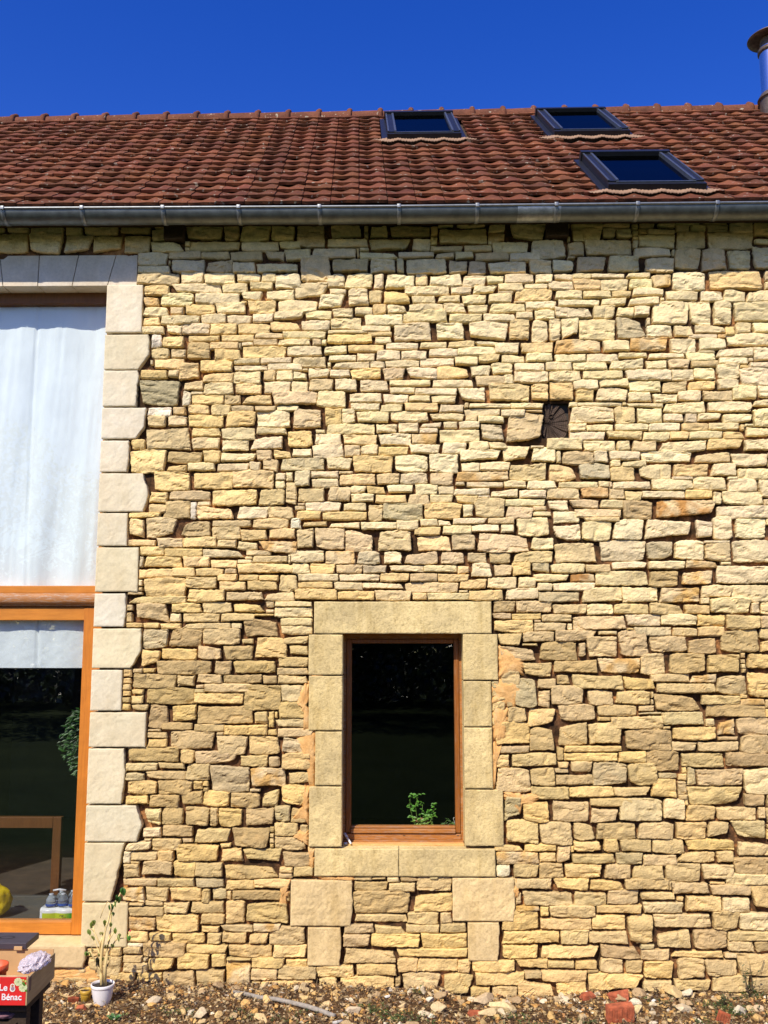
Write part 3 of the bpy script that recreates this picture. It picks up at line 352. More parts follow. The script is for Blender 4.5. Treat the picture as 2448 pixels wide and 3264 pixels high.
SR = [  # window surround: name, z6 box
 ('lintel', 197, 130, 1302, 331), ('jamb_stone', 163, 335, None, 588), ('jamb_stone', 163, 592, None, 934), ('jamb_stone', 203, 938, None, 1275), ('jamb_stone', 165, 1279, None, 1656),
 ('jamb_stone', None, 333, 1341, 620), ('jamb_stone', None, 624, 1303, 908), ('jamb_stone', None, 912, 1309, 1292), ('jamb_stone', None, 1297, 1377, 1650), ('window_sill', 200, 1660, 1326, 1838)]
blocks = []      # (name, x0,x1,z0,z1, kind, cut)
for fn, xr, ya, yb, cut in QU:
    x, y0 = fn(xr, ya); _, y1 = fn(xr, yb)
    b = pb(0, y0, x, y1); blocks.append(('quoin_stone', XQ, b[1], b[2], b[3], 'q', cut))
for nm, xa, ya, xb, yb in SR:
    x0, y0 = z6(xa if xa is not None else 375, ya); x1, y1 = z6(xb if xb is not None else 1120, yb)
    b = pb(x0, y0, x1, y1)
    zb, zt = b[2], b[3]
    if nm == 'lintel': zb = Z_LB
    if nm == 'window_sill': zt = Z_SILL
    blocks.append((nm, b[0] if xa is not None else WR, b[1] if xb is not None else WL, zb, zt, 's', 0))
for (xa, ya, xb, yb) in ((600, 190, 973, 463), (700, 467, 905, 697)):
    b = pb(*z7(xa, ya), *z7(xb, yb)); blocks.append(('corbel_stone', *b, 'k', 1))
for (xa, ya, xb, yb) in ((1441, 2796, 1644, 2936), (1490, 2938, 1596, 3062)):
    b = pb(xa, ya, xb, yb); blocks.append(('corbel_stone', *b, 'k', 1))
# threshold of the tall window and long lintel
bt = pb(0, 3008, 279, 3080); TH_R = bt[1]; TH_B = bt[2]
LT = pb(0, 809, 437, 905)
LIN_R = LT[1]; LIN_T = LT[3]
log_b = pb(1733, 1283, 1817, 1398)
beam_b = [pb(528, 715, 592, 772), pb(1738, 705, 1808, 762)]

# ---- raster of the wall
CS = .01; WX0, WX1, WZ0, WZ1 = -4.3, 4.1, -.12, 5.12
nx = int((WX1 - WX0) / CS); nz = int((WZ1 - WZ0) / CS)
occ = np.zeros((nz, nx), np.int32)
def cells(b, grow=0.0):
    x0, x1, z0, z1 = b
    return max(0, int(round((x0 - grow - WX0) / CS))), min(nx, int(round((x1 + grow - WX0) / CS))), max(0, int(round((z0 - grow - WZ0) / CS))), min(nz, int(round((z1 + grow - WZ0) / CS)))
def block(b, idv=-1, grow=0):
    a0, a1, c0, c1 = cells(b, grow); occ[c0:c1, a0:a1] = idv
for q in blocks: block(q[1:5], grow=.003)
block((WX0, XQ, TH_B, Z_VB)); block((WX0, TH_R, TH_B, Z_TH)); block((WX0, LIN_R, Z_VB - .01, LIN_T)); block((WL - .01, WR + .01, Z_SILL, Z_LB)); block((WX0, XQ + .02, Z_TH, Z_VB))
block(log_b); 
for b in beam_b: block(b)
SH_Z = 4.553
stones = []
for ox, oy, sc, txt in TR:
    for it in txt.split(','):
        q = it.split(); x0, y0, x1, y1 = [float(v) for v in q[:4]]; cl = q[4]
        b = pb(ox + x0 / sc, oy + y0 / sc, ox + x1 / sc, oy + y1 / sc)
        a0, a1, c0, c1 = cells(b)
        if a1 - a0 < 2 or c1 - c0 < 2: continue
        sub = occ[c0:c1, a0:a1]
        if (sub != 0).mean() > .14: continue
        if b[3] > SH_Z + .02: cl = 'c' if cl in 'g' and rng.random() < .5 else 't'
        if cl == 'g' and rng.random() < .4: cl = 't'
        stones.append((b, cl, True)); sub[sub == 0] = len(stones)
# let the measured stones grow into the thin gaps left between them
cell_b = [list(cells(q[0])) for q in stones]
for rnd in range(5):
    order = list(range(len(stones))); rng.shuffle(order)
    for k in order:
        a0, a1, c0, c1 = cell_b[k]; idv = k + 1
        for side in range(4):
            if side == 0 and a0 > 0 and (occ[c0:c1, a0 - 1] == 0).mean() > .62: o_ = occ[c0:c1, a0 - 1]; a0 -= 1
            elif side == 1 and a1 < nx and (occ[c0:c1, a1] == 0).mean() > .62: o_ = occ[c0:c1, a1]; a1 += 1
            elif side == 2 and c0 > 0 and (occ[c0 - 1, a0:a1] == 0).mean() > .62: o_ = occ[c0 - 1, a0:a1]; c0 -= 1
            elif side == 3 and c1 < nz and (occ[c1, a0:a1] == 0).mean() > .62: o_ = occ[c1, a0:a1]; c1 += 1
            else: continue
            o_[o_ == 0] = idv
        cell_b[k] = [a0, a1, c0, c1]
for k, (b, cl, tr_) in enumerate(stones):
    a0, a1, c0, c1 = cell_b[k]; o_ = cells(b)
    stones[k] = ((b[0] + (a0 - o_[0]) * CS, b[1] + (a1 - o_[1]) * CS, b[2] + (c0 - o_[2]) * CS, b[3] + (c1 - o_[3]) * CS), cl, tr_)
# ---- fill the rest
def pick(z, x):
    u = rng.random()
    hi = min(1, max(0, (z - 1.6) / 1.4 + .25 * (x > 1)))
    if u < .50 + .32 * hi: base = 'c' if rng.random() < hi * .8 else ('y' if rng.random() < .45 else 't')
    elif u < .9: base = 't' if hi > .5 else rng.choice('tby')
    elif u < .97: base = 'g'
    else: base = 'o'
    return base
small = lambda x, z: (x < XQ + .55 and z < 4.5)
tops = {}
for iz in range(nz):
    ix = 0; row = occ[iz]
    while True:
        e = np.flatnonzero(row[ix:] == 0)
        if len(e) == 0: break
        s0 = ix + int(e[0]); r2 = np.flatnonzero(row[s0:] != 0); run = int(r2[0]) if len(r2) else nx - s0
        x = WX0 + s0 * CS; z = WZ0 + iz * CS
        hb = rng.choice([5, 6, 6, 7, 7, 8, 9]) if z > 2.3 else rng.choice([6, 7, 8, 8, 9, 10, 12])
        if rng.random() < .07: hb = 13
        if rng.random() < .14: hb = rng.choice([3, 4])
        if small(x, z): hb = rng.choice([4, 5, 6, 6, 7, 8])
        k = rng.uniform(1.5, 3.7) if hb < 10 else rng.uniform(1.1, 1.9)
        wd = int(min(max(hb * k, 5), 34))
        if small(x, z): wd = min(wd, rng.choice([7, 10, 13, 16]))
        if run <= 3: wd = run; hb = rng.choice([3, 4, 5])
        elif run <= wd + 6:
            wd = run if run <= 34 else run // 2
        elif run < 2 * wd: wd = max(5, run // 2 + rng.randint(-2, 2))
        wd = min(wd, run)
        left = tops.get(s0 - 1)
        if left and left - iz in range(4, 13) and rng.random() < .45: hb = left - iz
        col = occ[iz:iz + hb + 4, s0:s0 + wd]
        free = 0
        for q in range(col.shape[0]):
            if (col[q] != 0).any(): break
            free += 1
        if free <= hb + 3 and free < col.shape[0]: hb = free
        hb = max(1, min(hb, free))
        occ[iz:iz + hb, s0:s0 + wd] = -5
        if wd >= 2 and hb >= 2 and wd * hb >= 8:
            stones.append(((x, x + wd * CS, z, z + hb * CS), pick(z, x), False))
        for q in range(s0, s0 + wd): tops[q] = iz + hb
        ix = s0 + wd
# ---- stone geometry
def stone_mesh(mb, b, cl, traced, sd):
    x0, x1, z0, z1 = b; r = np.random.RandomState(sd)
    w_, h_ = x1 - x0, z1 - z0
    gap = r.uniform(-.0012, .0014) if traced else r.uniform(0, .0024)
    gap = min(gap, .12 * min(w_, h_))
    m = int(np.clip(w_ / .010, 6, 34)); n = int(np.clip(h_ / .009, 6, 24))
    def spaced(k):
        u = np.linspace(-1, 1, k); return np.sign(u) * (1 - (1 - np.abs(u)) ** 1.35)
    s = spaced(m); t = spaced(n); Sg, Tg = np.meshgrid(s, t)          # n x m
    jx = min(.20 * h_, .11 * w_); jz = min(.12 * h_, .06)
    def jit(a): return a * (r.uniform(0, 1) ** 1.7 - .07)
    def jb(a): return a * (r.uniform(0, 1) ** 1.1)
    c = dict(bl=(jb(jx), jb(jz * 1.25)), br=(-jb(jx), jb(jz * 1.25)), tl=(jit(jx * 1.2), -jit(jz)), tr=(-jit(jx * 1.2), -jit(jz)))
    if r.uniform() < .18 and w_ > .09:       # one strongly cut corner
        k = ['bl', 'br', 'tl', 'tr'][r.randint(4)]; c[k] = (c[k][0] * 1 + np.sign(c[k][0] if c[k][0] else 1) * 0 + (.09 * w_ if 'l' in k[1] else -.09 * w_), (.26 * h_ if k[0] == 'b' else -.26 * h_))
    X0, X1, Z0, Z1 = x0 + gap, x1 - gap, z0 + gap + r.uniform(.0, .004) * min(1, h_ / .07), z1 - gap
    fs, ft = (Sg + 1) / 2, (Tg + 1) / 2
    X = X0 + (X1 - X0) * fs; Z = Z0 + (Z1 - Z0) * ft
    for k, (a, d) in c.items():
        wgt = (fs if k[1] == 'r' else 1 - fs) * (ft if k[0] == 't' else 1 - ft)
        X = X + a * wgt; Z = Z + d * wgt
    # bowed edges
    for sgn in (1, -1):
        bz = r.uniform(-.06, .13) * h_; bw = r.uniform(-.5, .5)
        Z = Z + sgn * min(bz, .012) * (1 - np.abs(Sg - bw * (1 - np.abs(Sg))) ** 2) * np.clip(sgn * Tg, 0, 1) * np.minimum(1, w_ / .12)
    rc = r.uniform(.0, .05)
    cx, cz = (X0 + X1) / 2, (Z0 + Z1) / 2
    X = cx + (X - cx) * (1 - rc * .8 * np.abs(Tg) ** 6 * min(1, h_ / w_)); Z = cz + (Z - cz) * (1 - rc * 1.4 * np.abs(Sg) ** 8)
    am = min(.0042, .055 * h_)
    X = X + am * (fbm(X * 38, Z * 38, 3.1, sd) + .6 * noise(X * 140, Z * 140, 1, sd)); Z = Z + am * 1.1 * (fbm(X * 38, Z * 38, 9.7, sd + 5) + .6 * noise(X * 140, Z * 140, 4, sd))
    # face relief
    rel = np.full_like(X, 9.0)
    lx, lz = X - cx, Z - cz
    base = r.uniform(.008, .014) if h_ > .05 else r.uniform(.006, .014)
    if traced: base += .003
    for k in range(4):
        an = r.uniform(0, 2 * math.pi); sl = r.uniform(.02, .24)
        p = base + r.uniform(-.002, .009) - sl * (math.cos(an) * lx * .55 + math.sin(an) * lz) - sl * r.uniform(-.01, .012)
        rel = np.minimum(rel, p)
    sc = 1 / max(.05, h_)
    rel = rel + min(.010, .11 * h_) * fbm(X * 13, Z * 24, r.uniform(0, 50), sd, 4) + .0016 * noise(X * 90, Z * 120, 2, sd)
    # ledges: split-face steps
    rg = 1 - np.abs(noise(X * 9 + 5, Z * 22 + X * 4, 7.7, sd + 3)); rel = rel - min(.011, .11 * h_) * np.clip(rg - .76, 0, 1) / .24
    dx = np.minimum(X - X.min(1, keepdims=True), X.max(1, keepdims=True) - X); dz = np.minimum(Z - Z.min(0, keepdims=True), Z.max(0, keepdims=True) - Z)
    d = np.minimum(dx, dz); ed = r.uniform(.0010, .0028)
    rel = np.clip(rel, -.012, .042)
    y = -rel * 1.0 + (rel + .02) * .30 * np.exp(-d / ed) 
    P = np.stack([X, y, Z], -1)
    base_c = np.array(CLS[cl]); v = r.uniform(.86, 1.08)
    cc = base_c * v * np.array([1, r.uniform(.98, 1.015), r.uniform(.88, 1.05)])
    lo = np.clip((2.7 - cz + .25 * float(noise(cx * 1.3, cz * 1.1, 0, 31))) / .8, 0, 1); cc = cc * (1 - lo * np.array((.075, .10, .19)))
    C = np.ones((n, m, 4)); C[..., :3] = np.clip(cc, .02, .9)
    if cl in 'oO':
        k = np.clip(fbm(X * 14, Z * 14, 0, sd) * 2.2 + .45, 0, 1)[..., None]; C[..., :3] = C[..., :3] * k + np.array(CLS['t']) * (1 - k)
    mb.grid(P, C, flip=False)
    # side skirt
    idx = [(0, j) for j in range(m)] + [(i, m - 1) for i in range(1, n)] + [(n - 1, j) for j in range(m - 2, -1, -1)] + [(i, 0) for i in range(n - 2, 0, -1)]
    ring = np.array([P[i, j] for i, j in idx]); bk = ring.copy(); bk[:, 1] = .062; bk[:, 0] = cx + (bk[:, 0] - cx) * .97; bk[:, 2] = cz + (bk[:, 2] - cz) * .95
    k = len(idx); cr = np.array([C[i, j] for i, j in idx])
    mb.add(np.concatenate([ring, bk]), [(i, i + k, (i + 1) % k + k, (i + 1) % k) for i in range(k)], np.concatenate([cr, cr]))
wb = MB()
print('stones', len(stones), 'traced', sum(s[2] for s in stones))
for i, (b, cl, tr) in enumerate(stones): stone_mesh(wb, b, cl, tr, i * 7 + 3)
wall = wb.build('wall', M['stone'], house)
bpy.context.view_layer.objects.active = wall
me = wall.data
# mortar bed behind the stones
g = .03; mx = np.arange(WX0 - .02, WX1 + .05, g); mz = np.arange(WZ0, WZ1 + .03, g)
GX, GZ = np.meshgrid(mx, mz)
GY = np.maximum(.010, .032 + .024 * fbm(GX * 5, GZ * 7, 0, 77)) + .004 * noise(GX * 25, GZ * 25, 0, 5)
mort = MB(); V = np.stack([GX, GY, GZ], -1).reshape(-1, 3); W_ = len(mx); fs = []
for i in range(len(mz) - 1):
    for j in range(W_ - 1):
        x, z = mx[j] + g / 2, mz[i] + g / 2
        if x < XQ + .05 and TH_B + .02 < z < Z_VB + .03: continue
        if x < LIN_R - .03 and Z_VB - .05 < z < LIN_T - .03: continue
        if log_b[0] - .01 < x < log_b[1] + .01 and log_b[2] - .01 < z < log_b[3] + .01: continue
        if WL - .05 < x < WR + .05 and Z_SILL - .05 < z < Z_LB + .05: continue
        fs.append((i * W_ + j, i * W_ + j + 1, (i + 1) * W_ + j + 1, (i + 1) * W_ + j))
mort.add(V, fs); mort.build('mortar', M['mortar'], wall, True)
# solid wall core, butted pieces
core = MB()
yc0, yc1 = .07, .46
core.box((HX0, yc0, -.3), (XQ + .08, yc1, TH_B + .03)); core.box((HX0, yc0, Z_VB + .05), (XQ + .08, yc1, 5.12))
core.box((XQ + .08, yc0, -.3), (WL - .08, yc1, 5.12)); core.box((WR + .08, yc0, -.3), (HX1, yc1, 5.12))
core.box((WL - .08, yc0, -.3), (WR + .08, yc1, Z_SILL - .08)); core.box((WL - .08, yc0, Z_LB + .08), (WR + .08, yc1, 5.12))
core.build('wall_core', M['dark'], house)

# ---- dressed stones
def dressed(name, x0, x1, z0, z1, y0, y1, mat, col, cut=0, rough=.0022, parent=house, chis=0.0, gap=.003, sd=1, inner=None):
    """block with a gridded front face, worn arrises; cut shapes the right edge"""
    mb = MB(); r = np.random.RandomState(sd)
    X0, X1, Z0, Z1 = x0 + (0 if inner == 'l' else gap), x1 - (0 if inner == 'r' else gap), z0 + gap, z1 - gap
    m = max(6, int((X1 - X0) / .018)); n = max(6, int((Z1 - Z0) / .018))
    u = np.linspace(0, 1, m); v = np.linspace(0, 1, n)
    u = np.concatenate([[0, .006 / (X1 - X0)], u[1:-1], [1 - .006 / (X1 - X0), 1]]); v = np.concatenate([[0, .006 / (Z1 - Z0)], v[1:-1], [1 - .006 / (Z1 - Z0), 1]])
    m, n = len(u), len(v); U, Vv = np.meshgrid(u, v)
    X = X0 + (X1 - X0) * U; Z = Z0 + (Z1 - Z0) * Vv
    w_ = X1 - X0
    shp = {0: Vv * 0, 1: .035 * np.clip(.35 - Vv, 0, 1) + .02 * np.clip(Vv - .8, 0, 1), 2: .16 * np.clip(.40 - Vv, 0, 1), 3: .07 * np.abs(Vv - .45), 4: .07 * (1 - Vv) - .01}[cut]
    edge = shp + (.006 if cut else .0015) * (fbm(Z * 14, Z * 0 + sd, 0, sd) + .8) + (.003 if cut else 0) * noise(Z * 70, Z * 0, 0, sd)
    X = X - edge * U ** 3
    lipz = .0012 * noise(X * 30, X * 0, 0, sd + 3)
    Z = Z + lipz * (2 * Vv - 1)
    d = np.minimum(np.minimum(X - X0, X1 - edge - X), np.minimum(Z - Z0, Z1 - Z))
    y = y0 + rough * fbm(X * 40, Z * 40, 0, sd) + .0035 * np.exp(-np.maximum(d, 0) / .003) - chis * fbm(X * 22, Z * 22, 0, sd + 9, 4)
    P = np.stack([X, y, Z], -1)
    cc = np.ones((n, m, 4)); cc[..., :3] = np.array(col) * r.uniform(.95, 1.04)
    mb.grid(P, cc)
    idx = [(0, j) for j in range(m)] + [(i, m - 1) for i in range(1, n)] + [(n - 1, j) for j in range(m - 2, -1, -1)] + [(i, 0) for i in range(n - 2, 0, -1)]
    ring = np.array([P[i, j] for i, j in idx]); bk = ring.copy(); bk[:, 1] = y1; k = len(idx)
    mb.add(np.concatenate([ring, bk]), [(i, i + k, (i + 1) % k + k, (i + 1) % k) for i in range(k)], np.append(np.array(col), 1))
    return mb.build(name, mat, parent)
QC = (.80, .72, .585); SC = (.86, .68, .315); KC = (.80, .61, .30)
QCs = [(.84,.76,.66),(.80,.72,.57),(.83,.76,.65),(.82,.75,.66),(.80,.73,.63),(.79,.71,.58),(.82,.74,.60),(.80,.71,.53),(.82,.77,.68),(.82,.73,.54),(.80,.74,.62),(.81,.72,.55),(.80,.71,.54),(.80,.73,.57),(.79,.69,.49),(.79,.67,.44)]
qi = 0
for i, (nm, x0, x1, z0, z1, kd, cut) in enumerate(blocks):
    if kd == 'q': dressed(nm, x0, x1, z0, z1, -.016, .40, M['quoin'], tuple(v * k_ for v, k_ in zip(QCs[qi], (.91, .915, .80))), cut, sd=i + 20, inner='l', gap=.0022); qi += 1
    elif kd == 's':
        inn = None
        if nm == 'jamb_stone': inn = 'r' if x1 == WL else 'l'
        if nm == 'window_sill':
            dressed(nm, x0, z6(0, 0)[0] * 0 + float(at(z6(725, 0)[0], 2740)[0]), z0, z1, -.020, .40, M['old_block'], SC, 0, sd=i, gap=.0015)
            dressed(nm, float(at(z6(725, 0)[0], 2740)[0]), x1, z0, z1, -.021, .40, M['old_block'], SC, 0, sd=i + 1, gap=.0015)
        else: dressed(nm, x0, x1, z0, z1, -.018 - .002 * (i % 3), .40, M['old_block'], SC if nm != 'lintel' else (.86, .69, .33), 0, sd=i + 50, inner=inn, gap=.0025)
    else: dressed(nm, x0, x1, z0, z1, -.014, .2, M['corbel'], KC, 1, sd=i + 90, chis=.006 if (x1 - x0) > .3 else .001)
# threshold stone, rough footing below it
dressed('threshold_stone', HX0 + .4, TH_R, TH_B, Z_TH, -.03, .40, M['quoin'], (.70, .53, .28), 1, sd=7)
# long lintel of slanted voussoirs
jt = [437, 367, 247, 122, -5, -130, -255, -380, -505]; jb = [437, 339, 226, 116, 5, -105, -215, -325, -435]
for i in range(8):
    a1 = float(at(jt[i], 810)[0]); b1 = float(at(jb[i], 905)[0]); a0 = float(at(jt[i + 1], 810)[0]); b0 = float(at(jb[i + 1], 905)[0])
    mb = MB(); gp = .003; n = 14
    if i == 0: b1 = a1
    front = []
    nn, mm = 10, 14; U, Vv = np.meshgrid(np.linspace(0, 1, mm), np.linspace(0, 1, nn))
    X = (b0 + gp) * (1 - Vv) * (1 - U) + (a0 + gp) * Vv * (1 - U) + (b1 - gp) * (1 - Vv) * U + (a1 - gp) * Vv * U
    Z = Z_VB + (LIN_T - Z_VB - .003) * Vv
    P = np.stack([X, .022 + .001 * fbm(X * 40, Z * 40, 0, i), Z], -1)
    mb.grid(P, (.66, .60, .50, 1))
    idx = [(0, j) for j in range(mm)] + [(q, mm - 1) for q in range(1, nn)] + [(nn - 1, j) for j in range(mm - 2, -1, -1)] + [(q, 0) for q in range(nn - 2, 0, -1)]
    ring = np.array([P[q, j] for q, j in idx]); bk = ring.copy(); bk[:, 1] = .40; k = len(idx)
    mb.add(np.concatenate([ring, bk]), [(q, q + k, (q + 1) % k + k, (q + 1) % k) for q in range(k)], (.66, .60, .50, 1))
    mb.build('lintel_stone', M['quoin'], house)

# ---- lime mortar smeared round the window
def smear(poly, parent, sd, y=-.013):
    pts = np.array([at(*z6(*p), -.02)[[0, 2]] for p in poly]); c = pts.mean(0)
    mb = MB(); k = 96; dense = []
    per = np.concatenate([pts, pts[:1]])
    for i in range(len(pts)):
        for q in np.linspace(0, 1, max(2, k // len(pts)), endpoint=False): dense.append(per[i] * (1 - q) + per[i + 1] * q)
    dense = np.array(dense); k = len(dense)
    dn = fbm(dense[:, 0] * 30, dense[:, 1] * 30, 0, sd, 3) * .024 + noise(dense[:, 0] * 110, dense[:, 1] * 110, 0, sd) * .008
    dirv = dense - c; dense = dense + dirv / np.linalg.norm(dirv, axis=1, keepdims=True) * dn[:, None]
    rings = [1.14, 1.04, .93, .8, .62, .42, .22]; dep = [.036, .020, .008, .003, 0, 0, 0]; P = []
    for rr, dd in zip(rings, dep):
        q = c + (dense - c) * rr
        yy = y + dd + .010 * fbm(q[:, 0] * 18, q[:, 1] * 18, 0, sd, 4) + .0015 * noise(q[:, 0] * 110, q[:, 1] * 110, 0, sd)
        P.append(np.stack([q[:, 0], yy, q[:, 1]], -1))
    V = np.concatenate(P + [np.array([[c[0], y, c[1]]])]); fs = []
    for i in range(len(rings) - 1):
        for j in range(k): fs.append((i * k + j, i * k + (j + 1) % k, (i + 1) * k + (j + 1) % k, (i + 1) * k + j))
    L = (len(rings) - 1) * k
    for j in range(k): fs.append((L + j, L + (j + 1) % k, L + k))
    mb.add(V, fs); return mb
for i, pl in enumerate([
    [(1345, 410), (1410, 430), (1480, 480), (1500, 560), (1440, 590), (1350, 600)],
    [(1300, 630), (1480, 640), (1510, 700), (1430, 790), (1310, 760)],
    [(1305, 770), (1410, 800), (1400, 900), (1380, 1010), (1315, 1000)],
    [(1312, 1010), (1370, 1020), (1340, 1100), (1325, 1290), (1312, 1290)],
    [(1375, 1320), (1490, 1330), (1600, 1350), (1580, 1390), (1500, 1400), (1480, 1470), (1430, 1390), (1385, 1350)],
    [(140, 630), (163, 640), (162, 930), (130, 930), (140, 840), (100, 780), (105, 700)],
    [(110, 955), (200, 945), (203, 1100), (195, 1275), (165, 1275), (140, 1100), (95, 1010)],
    [(135, 1290), (163, 1300), (163, 1530), (135, 1500), (60, 1490), (120, 1400)],
    [(80, 1580), (160, 1560), (162, 1655), (120, 1640), (65, 1600)],
    [(162, 1680), (198, 1680), (198, 1785), (160, 1785)],
    [(170, 580), (270, 572), (250, 592), (190, 605)],
    [(200, 1845), (440, 1848), (430, 1870), (260, 1868)],
    [(-10, 1860), (50, 1870), (20, 2030), (-20, 2040)],
    [(1455, 1860), (1475, 1900), (1470, 2000), (1450, 1990)],
]):
    smear(pl, wall, i * 5 + 1).build('mortar_patch', M['patch'], wall, True)
# orange lime render below the threshold
def sm2(px): 
    g_ = []
    for (x, y) in px: g_.append(((z5(x, y)[0] - 900) * 1.9518, (z5(x, y)[1] - 1850) * 1.9518))
    return g_
for i, pl in enumerate([[(-350, 1380), (150, 1378), (420, 1385), (560, 1392), (690, 1385), (850, 1420), (830, 1500), (700, 1550), (400, 1560), (0, 1600), (-350, 1600)],
                        [(900, 1480), (1050, 1490), (1300, 1500), (1350, 1560), (1100, 1570), (900, 1560)]]):
    smear(sm2(pl), wall, 70 + i, -.006).build('mortar_patch', M['patch'], wall, True)

# ---- log end in its hole
def zz(x, y): return at(1600 + x / 4.1475, 1150 + y / 4.1475, .01)
lc = zz(610, 815); out_ = np.array([zz(*p) for p in [(552, 660), (560, 590), (640, 560), (740, 575), (820, 640), (870, 740), (882, 840), (868, 940), (840, 1000), (740, 1035), (650, 1035), (585, 1020), (556, 960), (550, 800)]])
mb = MB(); k = 220; ang = np.linspace(0, 2 * math.pi, k, endpoint=False)
oa = np.arctan2(out_[:, 2] - lc[2], out_[:, 0] - lc[0]); orr = np.hypot(out_[:, 0] - lc[0], out_[:, 2] - lc[2]); od = np.argsort(oa)
rad = np.interp(ang, np.concatenate([oa[od] - 2 * math.pi, oa[od], oa[od] + 2 * math.pi]) % 1e9 if False else np.concatenate([oa[od] - 2 * math.pi, oa[od], oa[od] + 2 * math.pi]), np.tile(orr[od], 3))
V = []; rs = [0.02, .12, .25, .4, .55, .7, .85, .96, 1.0, 1.0]
ck = np.clip(noise(ang * 9, ang * 0, 0, 4) * 1.6 - .25, 0, 1) + .6 * np.clip(noise(ang * 22, ang * 0, 3, 8) * 1.5 - .3, 0, 1)
for i, rr in enumerate(rs):
    y = .040 + .016 * ck * min(1, rr * 1.6) + .002 * noise(ang * 40, ang * 0 + rr * 9, 0, 3) + (.10 if i == 9 else 0)
    V.append(np.stack([lc[0] + rad * rr * np.cos(ang), y, lc[2] + rad * rr * np.sin(ang)], -1))
m_, t_, p_ = new_mat('cracked_end_grain'); p_.inputs['Roughness'].default_value = .95
tc_ = N(t_, 'ShaderNodeTexCoord'); mp_ = N(t_, 'ShaderNodeMapping'); mp_.inputs['Location'].default_value = (-lc[0], 0, -lc[2]); t_.links.new(tc_.outputs['Object'], mp_.inputs[0])
wv_ = N(t_, 'ShaderNodeTexWave', wave_type='RINGS', rings_direction='Y'); wv_.inputs['Scale'].default_value = 26; wv_.inputs['Distortion'].default_value = 2.0; t_.links.new(mp_.outputs[0], wv_.inputs[0])
c_ = ramp(t_, wv_.outputs['Fac'], [(.0, (.045, .028, .018)), (.6, (.085, .055, .036)), (1, (.11, .075, .05))])
t_.links.new(mix(t_, 1.0, c_, ramp(t_, ntex(t_, 60, 4), [(.3, (.6, .6, .6)), (.7, (1.2, 1.2, 1.2))]), 'MULTIPLY'), p_.inputs['Base Color'])
mb.add(np.concatenate(V), [(i * k + j, i * k + (j + 1) % k, (i + 1) * k + (j + 1) % k, (i + 1) * k + j) for i in range(len(rs) - 1) for j in range(k)] + [tuple(range(k))])
lg = mb.build('log_end', m_, house)
hc = zz(655, 725); mb = MB(); n = 20
mb.add([(hc[0] + r_ * math.cos(2 * math.pi * j / n), y_, hc[2] + r_ * math.sin(2 * math.pi * j / n)) for r_, y_ in ((.016, .034), (.0125, .030), (.0115, .039)) for j in range(n)],
       [(i * n + j, i * n + (j + 1) % n, (i + 1) * n + (j + 1) % n, (i + 1) * n + j) for i in range(2) for j in range(n)] + [tuple(range(2 * n, 3 * n))], (1, 1, 1, 1))
mb.build('knot_hole', M['beam'], lg)
mb = MB()
for b in beam_b[:2]:
    q = MB().box((b[0], -.06, b[2]), (b[1], .2, b[3]), bev=.008); q.build('beam_end', M['beam'], house)

# ================================================================== roof
EY = -.24; RY = 2.27
def eave(px, py): return at(px, py, EY)
EL, ER = eave(0, 663), eave(2448, 644); RL, RR_ = at(0, 373, RY), at(2448, 333, RY)
def ez(X): return EL[2] + (ER[2] - EL[2]) * (X - EL[0]) / (ER[0] - EL[0])
def rz_(X): return RL[2] - .055 + (RR_[2] - RL[2]) * (X - RL[0]) / (RR_[0] - RL[0])
NR = 19
def rp(X, s, h=0.0):
    """point on the roof plane: X along the eave, s 0 eave..1 ridge, h above it"""
    X = np.asarray(X, float); s = np.asarray(s, float)
    Xs = X - .11 * s; z0, z1 = ez(Xs), rz_(Xs)
    y = EY + (RY - EY) * s; z = z0 + (z1 - z0) * s
    L = math.hypot(RY - EY, 2.1); ny, nz_ = -2.1 / L, (RY - EY) / L
    return np.stack([Xs + 0 * s, y + ny * h, z + nz_ * h], -1)
def roof_hit(px, py, h=0.0):
    d = ray(px, py); o = np.array([0, -6, CZ]); s = .5; X = 0
    P0 = rp(0, 0, h); Px = rp(1, 0, h) - P0; Ps = rp(0, 1, h) - P0
    for _ in range(6):
        n_ = np.cross(rp(X + .5, s, h) - rp(X - .5, s, h), rp(X, s + .2, h) - rp(X, s - .2, h)); q = rp(X, s, h)
        t = np.dot(q - o, n_) / np.dot(d, n_); p = o + t * d
        s = (p[1] - EY - (rp(0, 0, h)[1] - EY)) / (RY - EY); X = p[0] + .11 * s
    return X, s
SKY = []
def z2(x, y): return 1100 + x / 1.2307, 80 + y / 1.2307
for q in (((160, 343), (417, 341), (455, 418), (165, 424)), ((755, 330), (1020, 326), (1110, 408), (818, 412)), ((932, 500), (1262, 494), (1412, 612), (1035, 622))):
    c = [roof_hit(*z2(*p), .09) for p in q]
    SKY.append((min((c[0][0] + c[3][0]) / 2, 9), (c[1][0] + c[2][0]) / 2, (c[2][1] + c[3][1]) / 2, (c[0][1] + c[1][1]) / 2)); print('skylight', SKY[-1])
TW = .188; XJ = float(eave(1236, 655)[0]); roof = MB(); tr_ = np.random.RandomState(3)
SL = math.hypot(RY - EY, 2.12)
